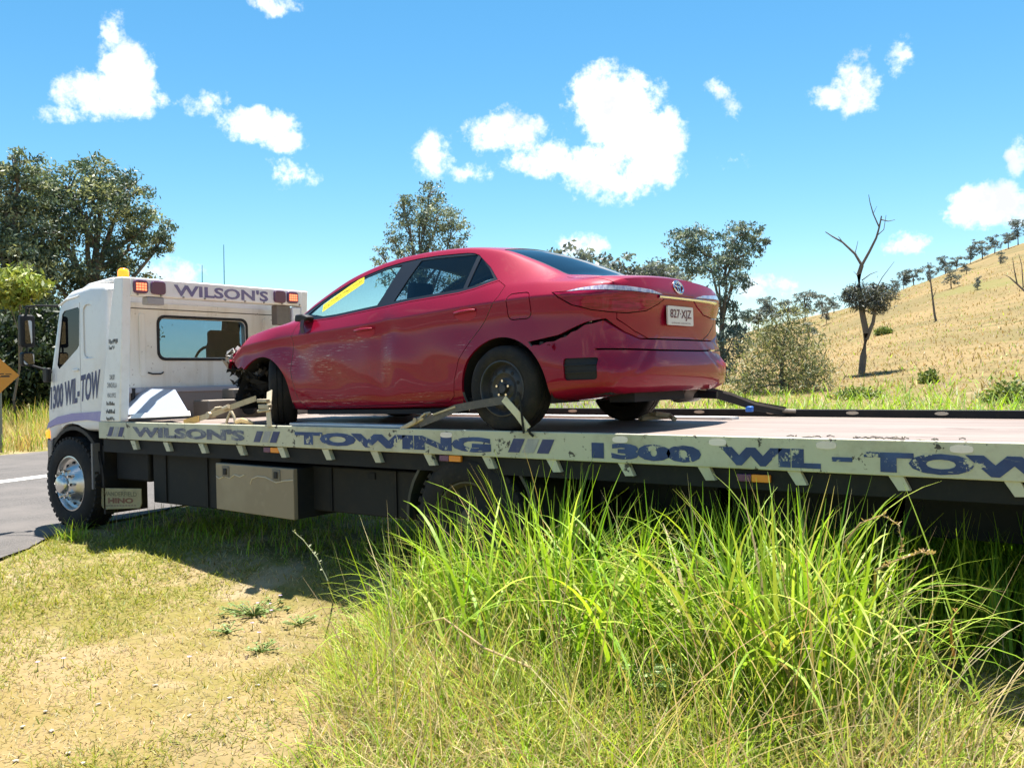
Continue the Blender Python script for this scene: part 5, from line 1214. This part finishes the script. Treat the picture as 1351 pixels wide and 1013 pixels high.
parts.append(blades(B, rs.uniform(.10, .34, n)*(1+1.9*lush*gg), rs.uniform(.02, .05, n)*(1+rr_/60), rs.uniform(0, 6.283, n), rs.uniform(.3, 1.2, n), rs.uniform(0, 1.2, n), col, 2))
V, F, C = merge(parts); DG = link('dry_grass', np_mesh('dry_grass', V, F, C), grassm); tag(DG, 'dry golden grass across the roadside field and hillside', 'grass', kind='stuff')

# --- trees
barkm = paint('grey_bark', (.16,.13,.105), (.05,.045,.04), .5, 3, .9, bstr=.6); bark_dead = paint('dead_wood', (.13,.105,.085), (.24,.21,.18), .5, 4, .9, bstr=.6)
leafm = leafmat('eucalypt_leaves', .28, .35)
def world_at(px, py, R):
    d = pray(px, py); return CAM+d*(R/math.hypot(d.x, d.y))
def leaf_cloud(lobes, n, size, cols, wts, seed, clump=.28, per=45, asp=.38, droop=.5):
    r = np.random.RandomState(seed); W8 = np.array([l[1][0]*l[1][1] for l in lobes]); W8 = W8/W8.sum(); Vs, Cs = [], []
    cols = np.array(cols)
    for (c, rad), w in zip(lobes, W8):
        nc = max(3, int(n*w/per)); u = r.randn(nc, 3); u /= np.linalg.norm(u, axis=1)[:, None]; rr = (.35+.65*r.rand(nc)**.45)[:, None]
        cc = np.array(c)+u*rr*np.array([rad[0], rad[0], rad[1]])
        ck = r.choice(len(cols), nc, p=np.array(wts)/sum(wts)); cb = cols[ck]*(1+.22*r.randn(nc, 1))
        s = clump*np.mean(rad)
        P = np.repeat(cc, per, 0)+r.randn(nc*per, 3)*s*np.array([1, 1, .62]); col = np.repeat(cb, per, 0)*(1+.2*r.randn(nc*per, 1))
        Vs.append(P); Cs.append(col)
    P = np.vstack(Vs); C = np.clip(np.vstack(Cs), .006, .8); m = len(P)
    a = r.randn(m, 3); a[:, 2] -= droop; a /= np.linalg.norm(a, axis=1)[:, None]; b = np.cross(a, r.randn(m, 3)); b /= np.linalg.norm(b, axis=1)[:, None]
    L = (size*(.6+.8*r.rand(m)))[:, None]
    V = np.stack([P-a*L*.5, P+b*L*asp*.5, P+a*L*.5, P-b*L*asp*.5], 1).reshape(-1, 3); F = np.arange(4*m).reshape(m, 4)
    return V, F, np.repeat(C, 4, 0)
def tree_px(name, label, cat, base_px, R, lobes_px, n, size, cols, wts, seed, trunk_r=.22, group=None, depth=1.0, per=45, clump=.28, bark=None, leafmat_=None, trunk=True, asp=.38):
    b0 = world_at(*base_px, R); gz = float(ground_z(b0.x, b0.y)); base = Vector((b0.x, b0.y, gz)); root = empty(name, base, label, cat, group); r = random.Random(seed)
    d = Vector((Fv.x, Fv.y, 0)).normalized(); k = R/FPX; lobes = []
    for px, py, a, b in lobes_px:
        q = world_at(px, py, R)+d*r.uniform(-1, 1)*a*k*.7*depth; lobes.append((tuple(q), (a*k, b*k)))
    if trunk:
        mb = MB(); top = max(l[0][2] for l in lobes); cx = sum(l[0][0] for l in lobes)/len(lobes); cy = sum(l[0][1] for l in lobes)/len(lobes)
        fork = base.lerp(Vector((cx, cy, top)), .42); pts = [base-Vector((0, 0, .3)), base.lerp(fork, .5)+Vector((r.uniform(-.2,.2), r.uniform(-.2,.2), 0)), fork]
        tip = base.lerp(Vector((cx, cy, top)), .86); mb.tube(pts+[fork.lerp(tip, .5)+Vector((r.uniform(-.3,.3), r.uniform(-.3,.3), 0)), tip], [trunk_r*1.15, trunk_r*.9, trunk_r*.7, trunk_r*.4, trunk_r*.15], 9)
        for (c, rad) in lobes:
            c = Vector(c); hz = (c.z-base.z)/max(top-base.z, .1); st = base.lerp(Vector((cx, cy, top)), max(.12, min(.8, hz*r.uniform(.45, .85)))); mid = st.lerp(c, .55)+Vector((r.uniform(-.4,.4), r.uniform(-.4,.4), r.uniform(-.1,.5)))*rad[0]*.4
            mb.tube([st, mid, c], [trunk_r*.5, trunk_r*.3, trunk_r*.12], 6)
            for _ in range(3):
                e = c+Vector((r.uniform(-1,1)*rad[0], r.uniform(-1,1)*rad[0], r.uniform(-.3,1)*rad[1]))*.75; mb.tube([c.lerp(mid, .3), c.lerp(e, .5)+Vector((0, 0, .1)), e], [trunk_r*.16, trunk_r*.1, trunk_r*.04], 5)
        mb.build('trunk', bark or barkm, root, smooth=50)
    V, F, C = leaf_cloud(lobes, n, size, cols, wts, seed, clump, per, asp); link('crown', np_mesh('crown', V, F, C), leafmat_ or leafm, root)
    return root
DARKL = [(.06,.095,.075),(.11,.155,.11),(.19,.23,.14),(.30,.32,.19)]
tree_px('gum_tree', 'dense dark gum tree with broad rounded crown behind the truck cab', 'tree', (120,545), 47, [(95,248,40,30),(135,240,38,30),(165,262,36,30),(190,300,34,26),(208,326,20,17),(130,285,52,36),(85,300,40,40),(165,325,38,24),(110,345,56,30),(70,360,40,32),(150,370,40,24),(60,262,26,24),(120,400,60,36),(150,450,50,50),(95,480,50,50)], 38000, .20, DARKL, [3,4,3,3], 3, .38, per=56, clump=.17)
tree_px('gum_tree', 'tall dark gum tree cut off by the left edge of the frame', 'tree', (10,545), 44, [(22,222,24,22),(0,250,40,36),(30,262,26,30),(-30,290,50,60),(20,310,40,42),(-10,370,60,50),(36,355,28,30),(20,420,46,46),(-40,440,60,70)], 28000, .20, DARKL, [3,4,3,3], 5, .38, per=56, clump=.17)
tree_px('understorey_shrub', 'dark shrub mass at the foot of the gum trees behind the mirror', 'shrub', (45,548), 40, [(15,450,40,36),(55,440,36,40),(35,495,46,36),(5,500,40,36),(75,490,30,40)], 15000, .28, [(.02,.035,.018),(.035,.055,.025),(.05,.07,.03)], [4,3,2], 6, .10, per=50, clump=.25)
tree_px('sapling_bush', 'pale yellow-green sapling in front of the dark gum trees', 'shrub', (25,545), 34, [(35,378,26,10),(15,372,22,16),(48,384,16,7),(5,395,18,16)], 2600, .24, [(.26,.30,.06),(.34,.36,.10),(.16,.22,.05)], [3,3,2], 8, .05, per=30, clump=.35)
GREYL = [(.12,.16,.14),(.18,.22,.17),(.27,.30,.21),(.07,.11,.10)]
tree_px('gum_tree', 'open grey-green gum tree rising behind the roof of the red car', 'tree', (560,520), 64, [(566,258,20,17),(552,280,30,20),(540,300,26,20),(597,300,22,20),(578,290,30,22),(518,316,15,13),(575,325,30,16),(503,338,14,12),(603,326,20,16),(545,335,28,14),(532,270,14,12),(575,365,34,20),(530,375,26,20),(610,385,30,22),(560,420,40,26)], 14000, .22, GREYL, [3,4,3,2], 13, .25, per=30, clump=.2)
tree_px('gum_tree', 'slender blue-green gum tree just right of the car boot', 'tree', (952,538), 50, [(900,322,20,20),(925,318,20,22),(915,345,28,16),(968,315,22,18),(990,305,18,12),(1003,322,12,11),(978,338,28,16),(945,352,24,16),(962,375,26,14),(945,410,24,20),(975,425,18,16),(962,455,24,22),(950,490,22,22)], 13000, .19, [(.08,.13,.125),(.13,.18,.17),(.19,.24,.21),(.27,.30,.25)], [4,4,3,2], 17, .17, per=28, clump=.19)
tree_px('wattle_bush', 'feathery olive wattle bush growing beside the hillside track', 'bush', (1035,532), 41, [(1045,422,22,20),(1020,436,20,18),(1015,458,26,26),(1062,458,24,26),(1035,482,40,28),(1005,498,28,26),(1070,498,22,24),(1040,512,44,18),(985,512,20,18)], 8500, .24, [(.17,.19,.09),(.24,.25,.12),(.32,.31,.16),(.10,.12,.06)], [4,4,2,2], 19, .10, per=30, clump=.42, asp=.16)
# dead tree with a dark mistletoe clump
def poly_px(pts, R): return [world_at(x, y, R) for x, y in pts]
R_ = 46; b0 = world_at(1134, 516, R_); gz = float(ground_z(b0.x, b0.y)); DT = empty('dead_tree', (b0.x, b0.y, gz), 'bare dead tree with a forked top and a dark leafy clump at mid height', 'tree'); mb = MB()
for pts, r0, r1 in (([(1134,520),(1139,470),(1143,440),(1138,415),(1134,385),(1133,362),(1137,350)], .17, .10), ([(1143,448),(1152,425),(1156,400),(1152,375)], .10, .05), ([(1137,350),(1128,335),(1112,320),(1098,312),(1089,306)], .07, .02), ([(1112,320),(1106,312)], .03, .01),
                    ([(1137,350),(1147,332),(1156,314),(1160,300),(1163,285)], .07, .03), ([(1160,300),(1152,282),(1148,268),(1146,257)], .035, .012), ([(1163,290),(1172,292),(1181,290)], .03, .01), ([(1156,312),(1166,303),(1169,284)], .025, .01), ([(1128,335),(1132,318)], .02, .008),
                    ([(1137,370),(1148,362),(1158,358)], .03, .01), ([(1154,384),(1164,366),(1180,345)], .03, .008), ([(1152,282),(1157,272)], .015, .006), ([(1133,365),(1126,358)], .02, .008)):
    P = poly_px(pts, R_); n_ = len(P); mb.tube(P, [r0+(r1-r0)*i/(n_-1) for i in range(n_)], 7)
mb.build('trunk', bark_dead, DT, smooth=50)
k = R_/FPX; V, F, C = leaf_cloud([(tuple(world_at(1140,392,R_)), (24*k, 14*k)), (tuple(world_at(1165,386,R_)), (18*k, 10*k)), (tuple(world_at(1125,390,R_)), (10*k, 12*k)), (tuple(world_at(1150,404,R_)), (20*k, 9*k))], 3600, .22, [(.06,.07,.07),(.09,.10,.095),(.14,.14,.12)], [3,3,2], 23, .3, 24, .2)
link('leaf_clump', np_mesh('leaf_clump', V, F, C), leafm, DT)
def bare(name, label, R, strokes, group=None):
    x, y = strokes[0][0][0]; b0 = world_at(x, y, R); gz = float(ground_z(b0.x, b0.y)); t = empty(name, (b0.x, b0.y, gz), label, 'tree', group); mb = MB()
    first = True
    for pts, r0, r1 in strokes:
        P = poly_px(pts, R)
        if first: P = [Vector((b0.x, b0.y, gz-.2))]+P; first = False
        n_ = len(P); mb.tube(P, [r0+(r1-r0)*i/(n_-1) for i in range(n_)], 6)
    mb.build('trunk', bark_dead, t, smooth=50); return t
bare('dead_sapling', 'thin leaning bare sapling alone on the golden hillside', 78, [([(1238,437),(1233,415),(1230,390),(1227,365),(1224,346)], .14, .03), ([(1230,395),(1236,380)], .04, .01), ([(1227,372),(1221,362)], .04, .01)])
bare('dead_branch_tree', 'fallen grey dead branch on the hillside at the right edge', 66, [([(1356,388),(1342,375),(1332,366)], .10, .04), ([(1342,375),(1338,355),(1336,340)], .05, .015), ([(1332,366),(1324,362)], .03, .01), ([(1350,380),(1348,350),(1344,335)], .04, .012)])
# far trees on the ridge: three shapes, many individuals
def generic(seed, cols, n, flat):
    r = random.Random(seed); L = [((r.uniform(-.26,.26), r.uniform(-.26,.26), r.uniform(.25,.92)), (r.uniform(.10,.20), r.uniform(.07,.13)*flat)) for _ in range(11)]
    V, F, C = leaf_cloud(L, n, .045, cols, [3,3,2], seed, .26, 24, .5); crown = np_mesh('crown', V, F, C); crown.materials.append(leafm)
    mb = MB(); mb.tube([(0,0,-.1),(r.uniform(-.03,.03),0,.3),(0,r.uniform(-.03,.03),.55)], [.03,.022,.015], 6)
    for c, _ in L: mb.tube([(0,0,.42),tuple(Vector(c)*.7+Vector((0,0,.12))),c], [.014,.010,.004], 5)
    tr = mb.mesh('trunk'); tr.materials.append(barkm); return crown, tr
FARC = [(.13,.16,.17),(.18,.205,.205),(.24,.255,.235)]
pool = [generic(s, FARC, 2600, f) for s, f in ((41,1),(42,.7),(43,1.3),(44,1))]
far_list = [(1018,408,42,150),(1040,408,40,150),(1062,408,42,152),(1085,408,36,152),(1100,408,30,155),(1205,362,30,165),(1192,366,22,165),(1224,352,14,168),(1247,343,22,168),(1262,338,16,168),(1280,332,20,170),(1296,326,22,170),(1312,320,26,172),(1330,312,24,172),(1343,306,30,174),(1180,374,14,165),(1160,380,14,165),
            (742,362,36,140),(760,362,40,140),(778,364,34,140),(800,366,26,145),(818,366,26,145),(836,366,26,145),(852,368,32,145),(868,368,34,145),(1000,405,26,150),(885,372,34,140),(1255,372,30,110),(1290,392,18,100),(1068,430,26,100),(1090,415,22,120),(1320,345,22,130),(1275,358,16,125)]
ORD = ['first','second','third','fourth','fifth','sixth','seventh','eighth','ninth','tenth','eleventh','twelfth','thirteenth','fourteenth','fifteenth','sixteenth','seventeenth','eighteenth']
def zone(f):
    px, py, hp, R = f
    if px < 900: return 'of the distant gum trees showing above the car boot'
    if px < 1105 and R > 130: return 'of the distant gum trees left of the dead tree'
    if R > 160: return 'of the small gum trees standing along the bare ridge'
    return 'of the scattered small trees on the golden slope'
where_ = {1018:'leftmost of the row on the far ridge',742:'behind the rear window of the car',1205:'tallest on the open ridge line',1343:'at the top right end of the ridge',1290:'lone small one on the upper slope'}
rf = random.Random(77)
for i, (px, py, hp, R) in enumerate(far_list):
    b0 = world_at(px, py, R); gz = float(ground_z(b0.x, b0.y)); top = world_at(px, py-hp, R); h = max(1.6, (top.z-gz)*(.98 if px < 900 else .72))
    zn = zone(far_list[i]); od = sorted(f[0] for f in far_list if zone(f) == zn).index(px); lab = ORD[od]+' from the left '+zn
    t = empty('far_gum_tree', (b0.x, b0.y, gz), lab, 'tree', 'far trees along the ridge'); t.scale = (h*rf.uniform(.8,1.2), h*rf.uniform(.8,1.2), h); t.rotation_euler = (0, 0, rf.uniform(0, 6.28))
    cr, tr = pool[i % 4]
    for nm, me in (('crown', cr), ('trunk', tr)):
        o = bpy.data.objects.new(nm, me); COL.objects.link(o); o.parent = t
for px, py, a, b, R, lab in ((1167,437,11,7,74,'round green shrub alone on the golden slope right of the dead tree'),(1330,525,34,26,34,'leafy green roadside shrub at the right edge above the tray'),(1140,525,36,13,36,'low green scrub at the foot of the dead tree'),(970,530,20,14,36,'low green scrub behind the car tail strap'),(1225,505,8,24,40,'thin upright green weed clump on the lower hillside')):
    tree_px('hill_shrub', lab, 'shrub', (px, py+b), R, [(px, py, a*.7, b*.7),(px-a*.4, py+b*.3, a*.5, b*.5),(px+a*.4, py+b*.25, a*.5, b*.5)], 3200, .16, [(.10,.15,.03),(.17,.22,.05),(.24,.27,.08)], [3,3,2], px, .03, 'shrubs on the lower hillside', per=30, clump=.36)

# --- weeds one can pick out
def broad_weed(name, label, x, y, n, size, col, h, seed, spread=.10):
    r = random.Random(seed); z = float(ground_z(x, y)); t = empty(name, (x, y, z), label, 'weed'); mb = MB(); stem = MB()
    for i in range(n):
        a = r.uniform(0, 6.283); hh = h*r.uniform(.45, 1.0); c = Vector((x+math.cos(a)*spread*r.random(), y+math.sin(a)*spread*r.random(), z+hh)); stem.tube([(x, y, z), (x*.5+c.x*.5, y*.5+c.y*.5, z+hh*.6), c], .003, 5)
        for q in range(3):
            b_ = a+q*2.1+r.uniform(-.5, .5); d = Vector((math.cos(b_), math.sin(b_), r.uniform(-.1, .5))).normalized(); s = d.cross(Vector((0, 0, 1))).normalized(); L = size*r.uniform(.7, 1.2); nrm = s.cross(d)
            P = [c, c+d*L*.3+s*L*.26, c+d*L*.65+s*L*.28-nrm*L*.04, c+d*L-nrm*L*.1, c+d*L*.65-s*L*.28-nrm*L*.04, c+d*L*.3-s*L*.26, c+d*L*.5+nrm*L*.05]
            lf = MB(); lf.add(P, [(0,1,6),(1,2,6),(2,3,6),(3,4,6),(4,5,6),(5,0,6)]); lf.build('leaf', col, t)
    stem.build('stem', col, t); return t
weedc = leafmat('weed_leaf', .3, .4); 
def cmat(name, c, tr=.3):
    m, t_ = newmat(name); p = t_.nodes.new('ShaderNodeBsdfPrincipled'); p.inputs['Base Color'].default_value = (*c, 1); p.inputs['Roughness'].default_value = .5
    tl = t_.nodes.new('ShaderNodeBsdfTranslucent'); tl.inputs[0].default_value = (c[0]*1.2, c[1]*1.2, c[2]*.6, 1); mx = t_.nodes.new('ShaderNodeMixShader'); mx.inputs[0].default_value = tr; o = t_.nodes.new('ShaderNodeOutputMaterial')
    t_.links.new(p.outputs[0], mx.inputs[1]); t_.links.new(tl.outputs[0], mx.inputs[2]); t_.links.new(mx.outputs[0], o.inputs[0]); return m
pale_leaf = cmat('pale_weed_leaf', (.28,.40,.16)); mid_leaf = cmat('mid_weed_leaf', (.16,.24,.06)); lilac = cmat('lilac_petal', (.50,.38,.62), .4); tanst = cmat('dry_stalk', (.50,.36,.18), .2)
q = world_at(862, 905, 1); d = pray(862, 905); tt = (-1.10-CAM.z)/d.z; q = CAM+d*tt; broad_weed('broadleaf_weed', 'pale green broad-leaved weed standing in the foreground grass', q.x, q.y, 16, .085, pale_leaf, .36, 2, .16)
def ground_px(px, py):
    d = pray(px, py); t_ = 3.0
    for _ in range(60):
        p = CAM+d*t_; e = p.z-float(ground_z(p.x, p.y)); t_ += e*.5/abs(d.z)*.5
        if abs(e) < .002: break
    return CAM+d*t_
q = ground_px(335, 812); fw_ = broad_weed('flowering_weed', 'low weed with small lilac flowers at the edge of the truck shadow', q.x, q.y, 46, .034, mid_leaf, .09, 4, .30)
for i_, (px_, py_, lb_) in enumerate(((300,835,'small leafy weed on the verge left of the lilac flowers'),(395,825,'small leafy weed at the left foot of the tall grass'),(345,860,'small leafy weed below the lilac flowers'))):
    q = ground_px(px_, py_); broad_weed('leafy_weed', lb_, q.x, q.y, 16, .030, mid_leaf, .06, 40+i_, .16)
r = random.Random(6)
FL_ = [(320,798),(340,796),(356,797),(370,786),(333,823),(358,806),(250,869),(342,836),(84,871),(50,876)]
for px, py in FL_:
    g = ground_px(px, py+8); fl_ = MB(); c = g+Vector((0, 0, .05))
    for k in range(8):
        a = k*.785; d = Vector((math.cos(a), math.sin(a), .4))*.016; s = Vector((-math.sin(a), math.cos(a), 0))*.006; fl_.add([c, c+d*.7+s, c+d, c+d*.7-s], [(0,1,2,3)])
    t = empty('lilac_flower', g, ORD[sorted(f[0] for f in FL_).index(px)]+' from the left of the tiny lilac flowers on the verge', 'flower', 'lilac flowers on the verge'); fl_.build('petals', lilac, t); sm = MB(); sm.tube([g, c], .0025, 5); sm.build('stem', mid_leaf, t)
def stalk(label, pts, r0, seeds=0, mat=None, seed=1, base=None):
    t = empty('weed_stalk', pts[0], label, 'weed'); mb = MB(); n_ = len(pts); mb.tube(pts, [r0*(1-.75*i/(n_-1)) for i in range(n_)], 6); mb.build('stem', mat or tanst, t); r = random.Random(seed)
    if seeds:
        sd = MB()
        for i in range(seeds):
            s = .35+.65*i/seeds; k = s*(n_-1); j = min(int(k), n_-2); p = Vector(pts[j]).lerp(Vector(pts[j+1]), k-j); d = Vector((r.uniform(-1,1), r.uniform(-1,1), r.uniform(-.2,1))).normalized(); L = r.uniform(.012,.03); s_ = d.cross(Vector((.3,.5,.8))).normalized()*L*.25
            sd.add([p, p+d*L*.5+s_, p+d*L, p+d*L*.5-s_], [(0,1,2,3)])
        sd.build('seed_heads', mat or tanst, t)
def on_y(px, py, y): d = pray(px, py); return CAM+d*((y-CAM.y)/d.y)
stalk('branching dry weed stalk at the dark edge left of the tall grass', [ground_px(440,790), on_y(432,765,-1.6), on_y(418,735,-1.6), on_y(400,712,-1.6), on_y(386,700,-1.6)], .006, 26, cmat('grey_green_stalk', (.34,.36,.22)), 3)
stalk('curved tan seed stalk arching over dark shade right of tall grass', [ground_px(1140,800), on_y(1115,715,-1.7), on_y(1135,690,-1.7), on_y(1165,679,-1.7), on_y(1185,692,-1.7), on_y(1190,715,-1.7), on_y(1186,730,-1.7)], .006, 40, None, 4)
stalk('tan grass plume pointing right over the dark shade', [ground_px(1150,840), on_y(1155,752,-1.75), on_y(1180,740,-1.75), on_y(1215,728,-1.75), on_y(1232,731,-1.75)], .007, 60, None, 5)
stalk('small rust-tipped dead leaf on a thin stem in the shade', [ground_px(1260,880), on_y(1254,830,-1.6), on_y(1258,812,-1.6), on_y(1263,802,-1.6)], .008, 14, cmat('rust_leaf', (.55,.33,.18)), 7)
stalk('long leaning dry stem crossing the dark lower right corner', [ground_px(1335,985), on_y(1250,890,-2.2), on_y(1200,810,-2.2), on_y(1165,765,-2.2), on_y(1152,748,-2.2)], .007, 10, cmat('olive_stem', (.36,.36,.12)), 8)
stalk('long pale fallen stem across the middle of the matted grass', [on_y(700,880,-2.6), on_y(640,855,-2.6), on_y(585,815,-2.6), on_y(548,825,-2.6), on_y(515,832,-2.6)], .006, 0, tanst, 9)
# grass tuft beside the front wheel
q = ground_px(98, 712); n = 130; B = np.column_stack([q.x+rs.randn(n)*.09, q.y+rs.randn(n)*.08, np.full(n, q.z-.01)]); V, F, C = blades(B, rs.uniform(.1, .28, n), rs.uniform(.005, .011, n), rs.uniform(0, 6.283, n), rs.uniform(.05, .7, n), rs.uniform(.1, 1.2, n), pal(n, GREEN+[(.4,.42,.1)], [2,4,1,4,4]), 5)
tf = link('grass_tuft', np_mesh('grass_tuft', V, F, C), grassm); tag(tf, 'bright green grass tuft growing beside the truck front wheel', 'grass tuft')
# pale pebbles on the bare patches
pm = paint('pale_pebble', (.38,.32,.25), (.22,.18,.14), .3, 8, .8); r = random.Random(12); pme = []
for s in range(3):
    bm = bmesh.new(); bmesh.ops.create_icosphere(bm, subdivisions=1, radius=.013)
    for v in bm.verts: v.co = Vector((v.co.x*1.3, v.co.y, v.co.z*.55))*r.uniform(.75, 1.2)
    me = bpy.data.meshes.new('pebble'); bm.to_mesh(me); bm.free(); me.materials.append(pm); pme.append(me)
ST_ = [(205,905),(68,965),(90,995),(20,1005),(303,922),(340,905),(130,930),(60,940),(250,945),(30,960),(110,1008),(360,925)]
for px, py in ST_:
    g = ground_px(px, py); o = bpy.data.objects.new('pebble', pme[px % 3]); COL.objects.link(o); o.location = g+Vector((0, 0, .008)); o.rotation_euler = (0, 0, px); tag(o, ORD[sorted(f[0] for f in ST_).index(px)]+' from the left of the small pale stones on the dry verge', 'stone', 'pale stones on the dry verge')
